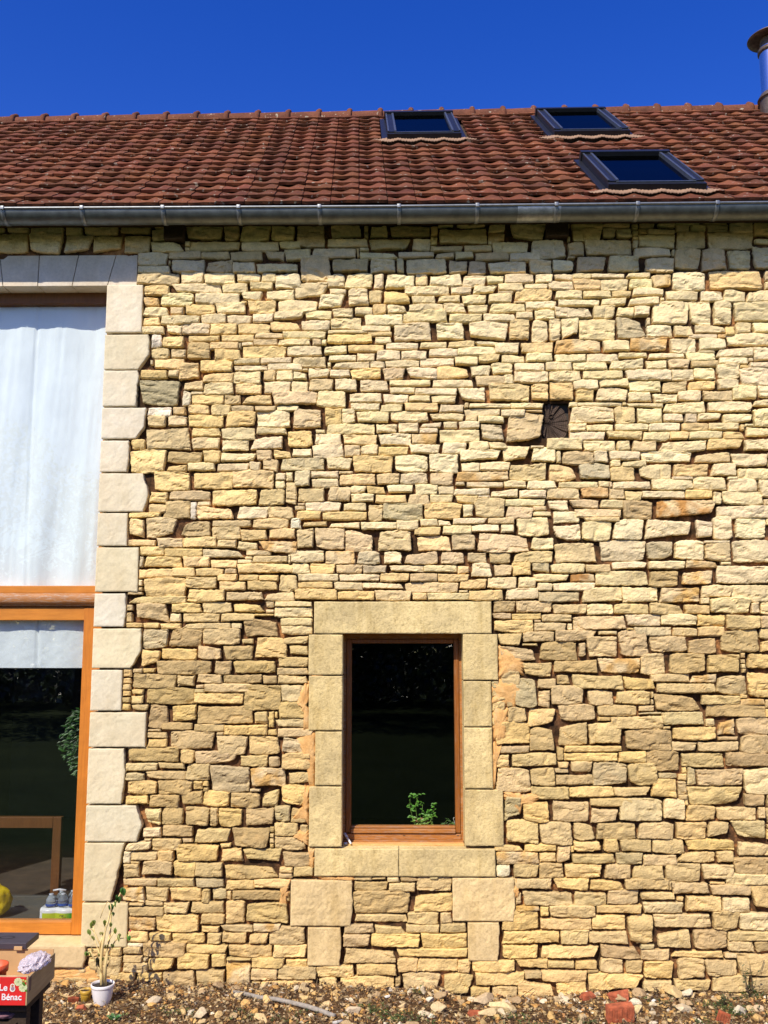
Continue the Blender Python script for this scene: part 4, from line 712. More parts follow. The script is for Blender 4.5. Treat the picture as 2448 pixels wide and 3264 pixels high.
for i in range(NR):
    s0 = i / NR; ov = .045 / SL
    for k in range(-24, 25):
        X0 = XJ + k * TW
        if X0 < HX0 or X0 + TW > HX1 + .1: continue
        xm, sm = X0 + TW / 2, s0 + .5 / NR
        if any(a - .02 < xm < b + .02 and c - .1 / NR < sm < d + .55 / NR for a, b, c, d in SKY): continue
        dzj = tr_.uniform(-.003, .004); ds = tr_.uniform(-.006, .006) / SL; tl = tr_.uniform(-.002, .002)
        U = np.linspace(0, 1, 13); Vs = np.array([0, .04, .12, .3, .55, .8, 1.0])
        Ug, Vg = np.meshgrid(U, Vs)
        wave = np.exp(-((Ug - .74) / .15) ** 2) * 1.0 - 1.05 * np.exp(-((Ug - .34) / .19) ** 2)
        amp = .0010 + .0095 * np.clip((Vg - .02) / .6, 0, 1)
        h = .034 - .030 * Vg + amp * wave + dzj + tl * Ug
        h = h - .004 * np.exp(-Vg / .03)
        Pt = rp(X0 + .0028 + (TW - .0056) * Ug, s0 + ds - .004 / SL * np.sin(Ug * 9 + i) + (1 / NR + ov) * Vg, h)
        col = np.array((.168, .060, .026)) * tr_.uniform(.70, 1.25) * np.array([1, tr_.uniform(.93, 1.1), tr_.uniform(.9, 1.12)])
        if tr_.uniform() < .08: col = col * .72
        Cc = np.ones((7, 13, 4)); Cc[..., :3] = col
        roof.grid(Pt, Cc)
        # butt end and sides
        lo = rp(X0 + .0028 + (TW - .0056) * U, s0 + ds - .004 / SL * np.sin(U * 9 + i), h[0] - .020)
        roof.add(np.concatenate([Pt[0], lo]), [(j, j + 13, j + 14, j + 1)[::-1] for j in range(12)], np.append(col * .95, 1))
        for jj in (0, 12):
            lo2 = Pt[:, jj] + (rp(0, 0, -.02) - rp(0, 0, 0)); roof.add(np.concatenate([Pt[:, jj], lo2]), [(q, q + 1, q + 8, q + 7) for q in range(6)], np.append(col * .9, 1))
roof_o = roof.build('roof', M['tile'], house, True)
# boarding under the tiles and rear slope
dk = MB()
A, B, C_, D = rp(HX0, -.0, -.03), rp(HX1, -.0, -.03), rp(HX1, 1, -.03), rp(HX0, 1, -.03)
th = np.array([0, .0, -.06])
dk.add([A, B, C_, D, A + th, B + th, C_ + th, D + th], [(0, 1, 2, 3), (7, 6, 5, 4), (0, 4, 5, 1), (1, 5, 6, 2), (2, 6, 7, 3), (3, 7, 4, 0)])
dk.build('roof_boarding', M['beam'], house)
dk = MB(); BY = RY + (RY - EY) + .2
Bk = np.array([[HX0, BY, 4.9], [HX1, BY, 4.9]]); q0 = rp(HX0 + .11, 1, .0); q1 = rp(HX1 + .11, 1, .0); up = np.array([0, 0, -.07])
dk.add([q0, q1, Bk[1], Bk[0], q0 + up, q1 + up, Bk[1] + up, Bk[0] + up], [(0, 1, 2, 3), (7, 6, 5, 4), (1, 5, 6, 2), (3, 7, 4, 0), (2, 6, 7, 3)], (.22, .085, .045, 1))
dk.build('rear_roof', M['tile'], house)
# ridge tiles
RX0 = float(at(z2(505, 330)[0], z2(505, 330)[1], RY)[0]); RW = .291
for k in range(-16, 15):
    x0 = RX0 + k * RW
    if x0 < HX0 or x0 + RW > HX1: continue
    mb = MB(); nu = 12; r0 = np.random.RandomState(k + 50)
    col = np.append(np.array((.15, .058, .032)) * r0.uniform(.85, 1.15), 1)
    def arc(x, r, dz=0):
        a = np.linspace(-.25, math.pi + .25, nu); zc = rz_(x) - .045 + dz
        return np.stack([np.full(nu, x), RY + r * np.cos(a) * 1.15, zc + r * np.sin(a)], -1)
    P = np.stack([arc(x0 - .035, .078), arc(x0 + .0, .082), arc(x0 + RW * .5, .086), arc(x0 + RW * .84, .088), arc(x0 + RW * .86, .100), arc(x0 + RW * .93, .106), arc(x0 + RW * 1.0, .100), arc(x0 + RW * 1.0, .07)])
    mb.grid(P, col)
    # knob on the collar
    c = np.array([x0 + RW * .94, RY - .01, rz_(x0) - .045 + .104]); pr = [(.024, -.02), (.026, -.004), (.024, .008), (.015, .016), (.001, .018)]
    mb.lathe(pr, 12, c, col)
    mb.build('ridge_tile', M['tile'], roof_o, True)

# ---- skylights
def rbox(mb, x0, x1, s0, s1, h0, h1, bev=.004, c=(1, 1, 1, 1)):
    q = MB().box((0, 0, 0), (1, 1, 1), bev=0)
    V = np.array(q.v[0]); P = rp(x0 + (x1 - x0) * V[:, 0], s0 + (s1 - s0) * V[:, 1], 0.0)
    nrm = rp(0, 0, 1.0) - rp(0, 0, 0.0); P = P + nrm * (h0 + (h1 - h0) * V[:, 2:3])
    mb.add(P, q.f, c)
for (a, b, c, d) in SKY:
    m1 = 1 / SL; t = .056
    mb = MB()
    rbox(mb, a, a + t, c + t * m1, d - t * m1, -.02, .09); rbox(mb, b - t, b, c + t * m1, d - t * m1, -.02, .09)
    rbox(mb, a - .005, b + .005, c, c + t * m1, -.02, .082); rbox(mb, a - .01, b + .01, d - t * m1, d, -.02, .105)
    rbox(mb, a - .05, a - .002, c, d, -.02, .038); rbox(mb, b + .002, b + .05, c, d, -.02, .038)
    sk = mb.build('skylight', M['sky_frame'], house)
    mb = MB(); rbox(mb, a + t, a + t + .016, c + t * m1, d - t * m1, .06, .098); rbox(mb, b - t - .016, b - t, c + t * m1, d - t * m1, .06, .098)
    rbox(mb, a + t, b - t, c + (t - .02) * m1, c + (t - .004) * m1, .082, .09)
    rbox(mb, a, a + .012, c + t * m1, d - t * m1, .09, .096); rbox(mb, b - .012, b, c + t * m1, d - t * m1, .09, .096)
    mb.build('frame_trim', M['sky_hi'], sk)
    mb = MB(); rbox(mb, a + t + .016, b - t - .016, c + t * m1, d - t * m1, .066, .072); mb.build('pane', M['glass_sky'], sk)
    mb = MB(); rbox(mb, a + t + .002, b - t - .002, c + t * m1, d - t * m1, -.02, -.01); mb.build('dark_backing', M['dark'], sk)  # dark sheet added under the glass, stands in for the unlit interior
    # pleated tan flashing apron following the tiles
    mb = MB(); xs = np.linspace(a - .13, b + .13, 90); 
    uu = ((xs - XJ) / TW + .0) % 1; wv = np.exp(-((uu - .74) / .15) ** 2) - .55 * np.exp(-((uu - .32) / .17) ** 2)
    ed = np.clip(np.minimum(xs - (a - .13), (b + .13) - xs) / .12, 0, 1)
    rows = []
    for f_, hh in ((.010, .050), (-.004, .042), (-.012, .038), (-.022, .034), (-.023, .028)):
        rows.append(rp(xs, c + (f_ * (.35 + .65 * ed) if f_ < 0 else f_ * ed) * m1, (hh - .035) * ed + .035 + .009 * wv * (f_ < .0) + .003 * np.sin(xs * 260)))
    mb.grid(np.stack(rows)); mb.build('flashing', M['flash'], sk, True)

# ---- gutter with brackets
GYc = -.222; GR = .076
def lipz(X): 
    a, b_, c = at(0, 665, GYc - GR), at(1224, 659, GYc - GR), at(2448, 646, GYc - GR)
    return np.interp(X, [a[0], b_[0], c[0]], [a[2], b_[2], c[2]])
def gprof(x, r, n=18, a0=0, a1=math.pi):
    a = np.linspace(a0, a1, n); zc = lipz(x)
    return np.stack([np.full(n, x), GYc - r * np.cos(a), zc - r * np.sin(a)], -1)
mb = MB(); xs = np.linspace(HX0, HX1, 60)
outer = np.stack([gprof(x, GR + .0006 * math.sin(x * 9)) for x in xs]); inner_ = np.stack([gprof(x, GR - .003) for x in xs])
mb.grid(outer); mb.grid(inner_, flip=True)
gut = mb.build('gutter', M['zinc'], house, True)
mb = MB(); mb.tube([(x, GYc - GR - .003, lipz(x) + .002) for x in xs], .0085, 10)
mb.build('gutter_bead', M['zinc_br'], gut, True)
for px in [-246, 7, 260, 518, 760, 1018, 1272, 1522, 1774, 2034, 2288, 2540]:
    x = float(at(px, 690, GYc - GR)[0]); mb = MB(); n = 16; a = np.linspace(-.05, math.pi * .95, n)
    P = []
    for xx, rr in ((x - .0125, GR + .0005), (x - .0125, GR + .0045), (x + .0125, GR + .0045), (x + .0125, GR + .0005)):
        P.append(np.stack([np.full(n, xx), GYc - rr * np.cos(a), lipz(xx) - rr * np.sin(a)], -1))
    mb.grid(np.stack(P)); mb.box((x - .0125, GYc - GR - .016, lipz(x) - .012), (x + .0125, GYc - GR + .004, lipz(x) + .014), bev=.003)
    mb.build('gutter_bracket', M['zinc_br'], gut, True)
# solder joint collar
xj = float(at(z2(752, 740)[0], 690, GYc - GR)[0]); mb = MB()
mb.grid(np.stack([gprof(x, GR + .002 + .001 * math.sin(x * 80)) for x in np.linspace(xj - .12, xj + .16, 12)])); mb.build('solder_joint', simple('bright_solder', (.25, .27, .28), .42, .75, 18, .45), gut, True)
# fascia board behind the gutter
fb = MB(); 
for i in range(len(xs) - 1):
    pass
fb.add([(HX0, -.138, lipz(HX0) - .02), (HX1, -.138, lipz(HX1) - .02), (HX1, -.138, lipz(HX1) + .05), (HX0, -.138, lipz(HX0) + .05), (HX0, .08, lipz(HX0) + .01), (HX1, .08, lipz(HX1) + .01), (HX1, .08, lipz(HX1) + .13), (HX0, .08, lipz(HX0) + .13)],
       [(0, 1, 2, 3), (0, 4, 5, 1), (3, 2, 6, 7), (4, 7, 6, 5), (0, 3, 7, 4), (1, 5, 6, 2)])
fb.build('soffit', M['beam'], house)

# ---- flue
fc = roof_hit(2470, 365, 0); fp = rp(fc[0], fc[1], 0); fx, fy = float(fp[0]), float(fp[1]); fz = float(fp[2]); dpt = (fy + 6) * .9917 + (fz - CZ) * .1288
fr = .108
ztop = float(at(2470, 155, fy)[2]); print('flue', fx, fy, fz, ztop, dpt)
mb = MB(); mb.lathe([(fr, 0), (fr, ztop - fz + .2)], 32, (fx, fy, fz - .2))
fl = mb.build('flue_pipe', M['steel'], house, True)
mb = MB(); zc = float(at(2470, 315, fy)[2])
mb.lathe([(fr + .002, .05), (fr + .012, .04), (fr + .035, .0), (fr + .037, -.008), (fr + .002, -.012)], 32, (fx, fy, zc)); mb.lathe([(fr + .018, -.012), (fr + .018, -.35)], 32, (fx, fy, zc)); 
mb.build('storm_collar', M['cowl'], fl, True)
mb = MB(); mb.lathe([(fr + .001, 0), (fr + .013, 0), (fr + .013, .035), (fr + .001, .035)], 32, (fx, fy, ztop - .05)); mb.build('flue_band', M['cowl'], fl, True)
mb = MB(); zq = float(at(2470, 124, fy)[2]); mb.lathe([(.001, .075), (.10, .062), (.19, .012), (.208, -.002), (.206, -.008), (.15, -.004), (.001, -.002)], 36, (fx, fy, zq)); 
for a in (0.4, 2.0, 3.6, 5.2): mb.tube([(fx + .085 * math.cos(a), fy + .085 * math.sin(a), ztop - .05), (fx + .085 * math.cos(a), fy + .085 * math.sin(a), zq)], .012, 6)
mb.lathe([(fr - .012, 0), (fr - .012, .12)], 24, (fx, fy, ztop - .03))
mb.build('cowl', M['cowl'], fl, True)
# ================================================================== windows
GY0 = .172
def bar(mb, px0, py0, px1, py1, y0, y1, bev=.004, c=(1, 1, 1, 1)):
    a = at(px0, (py0 + py1) / 2, y0); b = at(px1, (py0 + py1) / 2, y0); t = at((px0 + px1) / 2, py0, y0); d = at((px0 + px1) / 2, py1, y0)
    mb.box((a[0], y0, d[2]), (b[0], y1, t[2]), bev=bev, c=c)
def Zp(py, y, px=1280): return float(at(px, py, y)[2])
def Xp(px, y, py=2400): return float(at(px, py, y)[0])
# small window
win = empty('window', (0, .15, 1.5)); win.parent = house
gx0, gx1 = Xp(1120, .155), Xp(1449, .155, 2350); gz0, gz1 = Zp(z6(0, 1527)[1], .155), Zp(z6(0, 392)[1], .155)
mb = MB()
mb.box((WL - .03, .150, Z_SILL - .02), (gx0 - .036, .22, Z_LB + .03), bev=.003); mb.box((gx1 + .034, .150, Z_SILL - .02), (WR + .03, .22, Z_LB + .03), bev=.003)
mb.box((gx0 - .036, .151, gz1 + .030), (gx1 + .034, .22, Z_LB + .03), bev=.003)
zA = Zp(z6(0, 1577)[1], .14); zB = Zp(z6(0, 1545)[1], .135)
mb.box((gx0 - .036, .140, Z_SILL + .018), (gx1 + .034, .22, zA), bev=.004)
mb.box((WL, .128, Z_SILL - .01), (WR, .22, Z_SILL + .018), bev=.006)
mb.build('window_frame', M['wframe_h'], win)
mb = MB()
mb.box((gx0 - .034, .142, zA + .006), (gx0, .2, gz1 + .028), bev=.006); mb.box((gx1, .142, zA + .006), (gx1 + .032, .2, gz1 + .028), bev=.006)
mb.box((gx0 + .0005, .143, gz1), (gx1 - .0005, .2, gz1 + .027), bev=.005)
mb.build('sash', M['wframe'], win)
mb = MB(); mb.box((gx0 + .0005, .128, zA + .005), (gx1 - .0005, .2, zB), bev=.006); mb.box((gx0 + .0005, .140, zB + .001), (gx1 - .0005, .2, gz0), bev=.006)
mb.build('bottom_rail', M['wframe_h'], win)
for px in (758, 1093):
    q = MB(); c = at(*z6(px, 1588), .139); q.box((c[0] - .0075, .1385, c[2] - .002), (c[0] + .0075, .1405, c[2] + .0015)); q.build('drain_slot', M['dark'], win)
mb = MB(); mb.box((gx0 - .004, .168, gz0 - .004), (gx1 + .004, .174, gz1 + .004)); mb.build('pane', M['glass'], win)
# lime bed under the frame
mb = MB(); mb.box((WL + .001, .07, Z_SILL - .002), (WR + .0, .128, Z_SILL + .008), bev=.003); mb.build('sill_mortar', M['patch'], win)

# tall window
tw = empty('tall_window', (-2.8, .15, 1)); tw.parent = house
TX0 = -3.85; XO = XQ + .02
zt = float(at(150, 966, .155)[2]); z1r = float(at(100, 1867, .155)[2]); z2r = float(at(100, 1890, .155)[2]); z3r = float(at(100, 1927, .15)[2]); z4r = float(at(100, 1936, .155)[2]); z5r = float(at(100, 1977, .158)[2])
zb0 = float(at(100, 2939, .158)[2]); zb1 = Z_TH + .004
xs_in = float(at(268, 1990, .158)[0]); xs_in2 = float(at(226, 2930, .158)[0]); print('stile', xs_in, xs_in2); xs_in = (xs_in + xs_in2) / 2
xu = float(at(331, 1300, .155)[0])
mb = MB()
mb.box((TX0, .157, zt), (XO, .24, Z_VB + .02), bev=.003)
mb.build('head_rail', M['oak_dark'], tw)
mb = MB(); mb.box((xu, .158, z1r), (XO, .24, zt - .001), bev=.003); mb.build('upper_stile', M['oak'], tw)
mb = MB(); mb.box((TX0, .155, z2r), (XO, .24, z1r), bev=.004); mb.build('transom', M['oak_h'], tw)
mb = MB(); n = 10; prof = [(.155, z2r), (.140, z2r - .004), (.126, z2r - .014), (.120, z2r - .030), (.121, z3r + .020), (.128, z3r + .008), (.142, z3r + .004), (.146, z3r - .002), (.146, z3r - .010), (.155, z3r - .012)]
xsn = np.linspace(TX0, XO, 30); mb.grid(np.stack([np.array([[x, p[0] + .0015 * float(noise(x * 9, p[1] * 30, 0, 3)), p[1]] for p in prof]) for x in xsn]), flip=True)
mb.build('transom_moulding', M['oak_old'], tw, True)
mb = MB(); mb.box((TX0, .162, z5r), (XO, .24, z4r), bev=.004)
mb.build('top_rail', M['oak_h'], tw)
mb = MB(); mb.box((xs_in, .158, zb1), (XO, .24, z4r - .001), bev=.004); mb.build('stile', M['oak'], tw)
mb = MB(); mb.box((TX0, .161, zb1), (xs_in - .001, .24, zb0), bev=.004); mb.build('bottom_rail', M['oak_h'], tw)
mb = MB(); mb.box((TX0 + .1, .157, zb1), (TX0 + .2, .24, zt), bev=.004); mb.build('stile', M['oak'], tw)
mb = MB(); mb.box((TX0 + .15, .196, z1r - .01), (XO - .02, .202, zt + .01)); mb.build('pane', M['glass'], tw)
mb = MB(); mb.box((TX0 + .15, .196, zb0 - .01), (xs_in + .01, .202, z5r + .01)); mb.build('pane', M['glass_big'], tw)
for o in (win, tw): o['label'] = None; del o['label']

# ---- curtains
def curtain(name, x0, x1, z0, z1, y, seam, label, sd, folds=1.0, par=None):
    xs = np.linspace(x0, x1, 150); zs = np.linspace(z0, z1, 70); X, Z = np.meshgrid(xs, zs); k = (z1 - Z) / (z1 - z0)
    Xw = X + .05 * (Z - z0) * np.sin(Z * .7 + sd)
    Y = y + .010 * folds * np.sin(Xw * 21 + 1.2 * np.sin(Z * 1.1)) * (.4 + .6 * k) + .014 * folds * fbm(Xw * 7, Z * .55, 0, sd) + .005 * folds * fbm(Xw * 26, Z * 1.1, 0, sd + 1) + .0025 * fbm(X * 30, Z * 26, 0, sd + 2)
    Y = Y + .016 * np.clip(1 - np.abs(X - seam - .03 * np.sin(Z * 1.3)) / .012, 0, 1)
    mb = MB(); mb.grid(np.stack([X, Y, Z], -1)); P2 = np.stack([X, Y + .002, Z], -1); mb.grid(P2, flip=True)
    o = mb.build(name, M['cloth'], None, True); tag(o, label, 'curtain'); return o
cs = float(at(100, 1600, .23)[0])
curtain('curtain', TX0 + .12, XO - .01, float(at(100, 1880, .23)[2]), zt + .05, .235, cs, 'large white cloth curtain hanging behind the upper glass of the tall window', 2)
curtain('curtain', TX0 + .12, xs_in + .03, float(at(100, 2129, .225)[2]), z5r + .04, .228, float(at(113, 2050, .225)[0]), 'short white cloth strip hanging behind the top of the lower glass', 9, .5)

# ---- interior: dark room shell
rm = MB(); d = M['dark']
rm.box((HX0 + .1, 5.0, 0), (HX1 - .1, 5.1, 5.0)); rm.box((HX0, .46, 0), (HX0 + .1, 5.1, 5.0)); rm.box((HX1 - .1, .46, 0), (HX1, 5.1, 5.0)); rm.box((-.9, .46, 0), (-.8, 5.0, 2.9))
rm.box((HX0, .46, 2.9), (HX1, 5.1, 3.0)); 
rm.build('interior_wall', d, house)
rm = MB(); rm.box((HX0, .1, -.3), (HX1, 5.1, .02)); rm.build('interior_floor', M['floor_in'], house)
rm = MB(); rm.box((HX0, 5.1, -.3), (HX1, 5.4, 5.0)); 
rm.add([(HX0 + .03, .0, 4.9), (HX0 + .03, 5.2, 4.9), (HX0 + .03, RY, rz_(HX0) - .12), (HX0 + .33, .0, 4.9), (HX0 + .33, 5.2, 4.9), (HX0 + .33, RY, rz_(HX0) - .12)], [(0, 1, 2), (5, 4, 3), (0, 2, 5, 3), (1, 4, 5, 2), (0, 3, 4, 1)], (.6, .5, .3, 1))
rm.add([(HX1 - .33, .0, 4.9), (HX1 - .33, 5.2, 4.9), (HX1 - .33, RY, rz_(HX1) - .12), (HX1 - .05, .0, 4.9), (HX1 - .05, 5.2, 4.9), (HX1 - .05, RY, rz_(HX1) - .12)], [(0, 1, 2), (5, 4, 3), (0, 2, 5, 3), (1, 4, 5, 2), (0, 3, 4, 1)], (.6, .5, .3, 1))
rm.build('gable', M['stone'], house)

# ---- inside the tall window
ztab = float(at(90, 2937, .30)[2])
tb = empty('window_table', (-3.0, .45, .02)); tag(tb, 'pale grey table standing just inside the lower glass of the tall window', 'table')
mb = MB(); mb.box((-3.8, .26, ztab - .04), (-2.02, .62, ztab), bev=.004); mb.build('table_top', simple('pale_grey_table', (.11, .105, .09), .5, 0, 6, .12), tb)
mb = MB(); mb.box((-3.8, .621, ztab - .04), (-2.02, .66, ztab + .07), bev=.004); mb.build('back_ledge', simple('grey_ledge', (.10, .10, .085), .6, 0, 6, .12), tb)
for x, y in ((-3.72, .3), (-3.72, .6), (-2.1, .3), (-2.1, .6)):
    mb = MB(); mb.box((x - .025, y - .025, .02), (x + .025, y + .025, ztab - .041)); mb.build('leg', M['oak_dark'], tb)
# wooden door frame deeper in the room
def zc5(x, y): return x / 3.687, 2700 + y / 3.687
fy_ = .82
px_l, px_r = at(165, 2700, fy_)[0], at(192, 2700, fy_)[0]
df = empty('inner_door', (-2.9, fy_, .02)); tag(df, 'brown wooden door frame standing in the dark room behind the bottles', 'door frame')
mb = MB(); mb.box((px_l, fy_, .02), (px_r, fy_ + .05, float(at(170, 2605, fy_)[2])), bev=.004); mb.build('post', M['oak_dark'], df)
mb = MB(); mb.box((px_l - .62, fy_, float(at(170, 2640, fy_)[2])), (px_l - .001, fy_ + .05, float(at(170, 2605, fy_)[2])), bev=.004); mb.build('head', M['oak_dark'], df)
mb = MB(); mb.box((px_l - .68, fy_, .02), (px_l - .621, fy_ + .05, float(at(170, 2605, fy_)[2])), bev=.004); mb.build('post', M['oak_dark'], df)
# toilet roll pack
def zd(x, y): return x / 4.768, 2800 + y / 4.768
yp = .27
pa, pbx = at(*zd(588, 640), yp), at(*zd(1090, 640), yp); pt = at(*zd(800, 462), yp)
pk = MB(); x0, x1 = float(pa[0]), float(pbx[0]) + .14; zt_ = float(pt[2])
nu = 60; nv = 14
def packface(x0, x1, z0, z1, y0, y1):
    mb = MB(); xs = np.linspace(x0, x1, nu); zs = np.linspace(0, 1, nv)
    X, K = np.meshgrid(xs, zs); rollw = .105
    yb = y0 + .012 * np.abs(np.sin((X - x0) / rollw * math.pi)) * -1 + .014
    rnd = .02 * (np.clip((K - .85) / .15, 0, 1) ** 2); Y = yb + rnd + .0015 * fbm(X * 40, K * 8, 0, 3)
    Z = z0 + (z1 - z0) * K
    P = np.stack([X, Y, Z], -1)
    top = np.stack([X[-1:].repeat(5, 0), np.linspace(Y[-1], np.full(nu, y1), 5), np.full((5, nu), z1) + .003 * np.sin(X[-1:] * 60)], -1)
    back = np.stack([X[:2], np.full((2, nu), y1), np.array([[z1] * nu, [z0] * nu])], -1)
    mb.grid(P); mb.grid(top); mb.grid(back)
    for j in (0, nu - 1):
        mb.add(np.concatenate([P[:, j], np.stack([P[:, j, 0], np.full(nv, y1), P[:, j, 2]], -1)]), [(i, i + 1, i + nv + 1, i + nv) for i in range(nv - 1)])
    return mb
wrap = simple('clear_white_wrap', (.80, .82, .82), .3, 0, 20, .05)
po = empty('toilet_roll_pack', (x0, yp, ztab)); tag(po, 'white pack of toilet rolls with a lime green label behind the lower glass', 'toilet rolls')
packface(x0, x1, ztab + .001, zt_, yp, yp + .22).build('wrapped_rolls', wrap, po, True)
mb = MB(); lt = float(at(*zd(800, 532), yp)[2]); lx = float(at(*zd(632, 600), yp)[0]); X, Z = np.meshgrid(np.linspace(lx, x1 - .01, 50), np.linspace(ztab + .004, lt, 5))
Yl = yp + .014 - .012 * np.abs(np.sin((X - x0) / .105 * math.pi)) - .003
cl = np.ones(X.shape + (4,)); gk = np.clip((X - at(*zd(950, 600), yp)[0]) / .05, 0, 1)[..., None]; cl[..., :3] = (1 - gk) * np.array((.52, .60, .035)) + gk * np.array((.06, .34, .03))
mb.grid(np.stack([X, Yl, Z], -1), cl)
vm, vt, vp = new_mat('printed_label'); vt.links.new(vcol(vt), vp.inputs['Base Color']); vp.inputs['Roughness'].default_value = .35
lab = mb.build('label', vm, po, True)
mb = MB(); ec = at(*zd(800, 640), yp); 
for r_, c_, dy in ((.0275, (.35, .55, .65, 1), .018), (.021, (.05, .16, .36, 1), .0195), (.013, (.25, .42, .58, 1), .021)):
    a = np.linspace(0, math.pi, 20); mb.add([(ec[0] + r_ * math.cos(q), yp - dy + .0, ztab + .005 + r_ * .82 * math.sin(q)) for q in a], [tuple(range(20))], c_)
mb.build('badge', vm, lab)
def text(body, size, loc, rot, mat, parent, name, ext=.0006, bold=0.0, align='LEFT', sx=1):
    cu = bpy.data.curves.new(name, 'FONT'); cu.body = body; cu.size = size; cu.extrude = ext; cu.offset = bold; cu.align_x = align
    ob = bpy.data.objects.new(name, cu); COL.objects.link(ob); bpy.context.view_layer.update()
    me = bpy.data.meshes.new_from_object(ob.evaluated_get(bpy.context.evaluated_depsgraph_get())); bpy.data.objects.remove(ob)
    me.transform(Matrix.Translation(loc) @ Euler(rot).to_matrix().to_4x4() @ Matrix.Diagonal((sx, 1, 1, 1)))
    return link(name, me, mat, parent)
ink = simple('black_ink', (.02, .02, .02), .5); wink = simple('white_ink', (.85, .83, .80), .5)
tp = at(*zd(920, 568), yp); text('real', .016, (tp[0], yp - .018, tp[2]), (R(90), 0, 0), ink, lab, 'lettering', bold=.0006)
# bottle pack on top
bo = empty('bottled_water_pack', (x0 + .1, yp + .09, zt_)); tag(bo, 'shrink wrapped clear water bottles standing on the toilet roll pack', 'water bottles')
bm_, bt_, bp_ = new_mat('clear_bottle_plastic'); bp_.inputs['Base Color'].default_value = (.50, .56, .62, 1); bp_.inputs['Roughness'].default_value = .08; bp_.inputs['Transmission Weight'].default_value = .75; bp_.inputs['IOR'].default_value = 1.25
bx = float(at(*zd(800, 420), yp + .08)[0]); zcap = float(at(*zd(840, 215), yp + .08)[2]); hh = zcap - zt_
for i, (dx, dy) in enumerate(((0, 0), (.075, .01), (.15, .0), (.04, .08), (.115, .08))):
    mb = MB(); c = (bx + dx, yp + .05 + dy, zt_ + .002)
    mb.lathe([(.001, 0), (.032, .002), (.035, .012), (.034, hh * .30), (.031, hh * .34), (.034, hh * .40), (.033, hh * .55), (.024, hh * .78), (.013, hh * .90), (.0125, hh * .93)], 18, c)
    b_ = mb.build('bottle', bm_, bo, True)
    mb = MB(); mb.lathe([(.0145, hh * .92), (.0148, hh * 1.0), (.0125, hh * 1.01), (.001, hh * 1.012)], 14, c); mb.build('cap', simple('pale_cap', (.55, .60, .66), .4), b_, True)
    mb = MB(); mb.lathe([(.0352, hh * .10), (.0355, hh * .27)], 18, c); mb.build('bottle_label', simple('blue_label', (.03, .10, .42), .4), b_, True)
mb = MB(); a = at(*zd(810, 182), yp + .05); b = at(*zd(905, 165), yp + .05); c = at(*zd(1005, 178), yp + .05)
mb.tube([tuple(a), tuple(b), tuple(c)], .0055, 8); mb.build('carry_handle', simple('white_handle', (.75, .77, .8), .4), bo, True)
# yellow bag at the left edge
yb = MB(); c = at(*zd(-60, 470), .40); rr = at(*zd(150, 470), .40)[0] - c[0]
bm = bmesh.new(); bmesh.ops.create_icosphere(bm, subdivisions=4, radius=1)
for v in bm.verts:
    n_ = float(fbm(v.co.x * 2.2, v.co.y * 2.2, v.co.z * 2.2, 4, 4)); rd = 1 + .22 * n_ + .06 * float(fbm(v.co.x * 9, v.co.y * 9, v.co.z * 9, 6, 2))
    v.co = Vector((v.co.x * rd * rr * 1.02, v.co.y * rd * .09, v.co.z * rd * .105))
zmn = min(v.co.z for v in bm.verts)
for v in bm.verts: v.co += Vector((c[0], .40, ztab - zmn + .001))
me_ = bpy.data.meshes.new('yellow_bag'); bm.to_mesh(me_); bm.free()
ybm = simple('yellow_plastic_bag', (.78, .56, .02), .35, 0, 18, .12, .4, .006)
o = link('yellow_bag', me_, ybm, None, True); tag(o, 'crumpled bright yellow plastic bag at the left end of the inside table', 'bag')

# ---- leaves and stems
def leaf(mb, p, d, n_, L, W, c, fold=.35, curl=.2):
    d = Vector(d).normalized(); n_ = Vector(n_); s = d.cross(n_); 
    if s.length < .05: s = d.cross(Vector((.3, .9, .2)))
    s.normalize(); n2 = s.cross(d)
    P = []; ks = ((0, .08), (.18, .62), (.45, 1), (.75, .7), (1, .04))
    for t, w_ in ks:
        b = Vector(p) + d * L * t - n2 * (curl * L * t * t)
        for q in (-1, 0, 1): P.append(b + s * (W * w_ * .5 * q) + n2 * (abs(q) * fold * W * .5 * w_))
    f = []
    for i in range(4):
        for j in (0, 1): f.append((i * 3 + j, i * 3 + j + 1, i * 3 + 3 + j + 1, i * 3 + 3 + j))
    mb.add(P, f, c)
def leaf_mat(name, rough=.45, trans=.3, gl_=.04):
    m, t, p = new_mat(name); t.nodes.remove(p); o = t.nodes['Material Output']
    df = N(t, 'ShaderNodeBsdfDiffuse'); tr = N(t, 'ShaderNodeBsdfTranslucent'); gl = N(t, 'ShaderNodeBsdfGlossy'); gl.inputs['Roughness'].default_value = rough
    a = vcol(t); t.links.new(a, df.inputs[0]); t.links.new(a, tr.inputs[0])
    m1_ = N(t, 'ShaderNodeMixShader'); m1_.inputs[0].default_value = trans; t.links.new(df.outputs[0], m1_.inputs[1]); t.links.new(tr.outputs[0], m1_.inputs[2])
    m2_ = N(t, 'ShaderNodeMixShader'); m2_.inputs[0].default_value = gl_; t.links.new(m1_.outputs[0], m2_.inputs[1]); t.links.new(gl.outputs[0], m2_.inputs[2]); t.links.new(m2_.outputs[0], o.inputs[0])
    return m
LM = leaf_mat('leaf'); LMT = leaf_mat('tree_leaf', .45, .3, .18); STM = simple('stem_vcol', (1, 1, 1), .7, 0, 30, .15, use_v=True)
rl = random.Random(8)
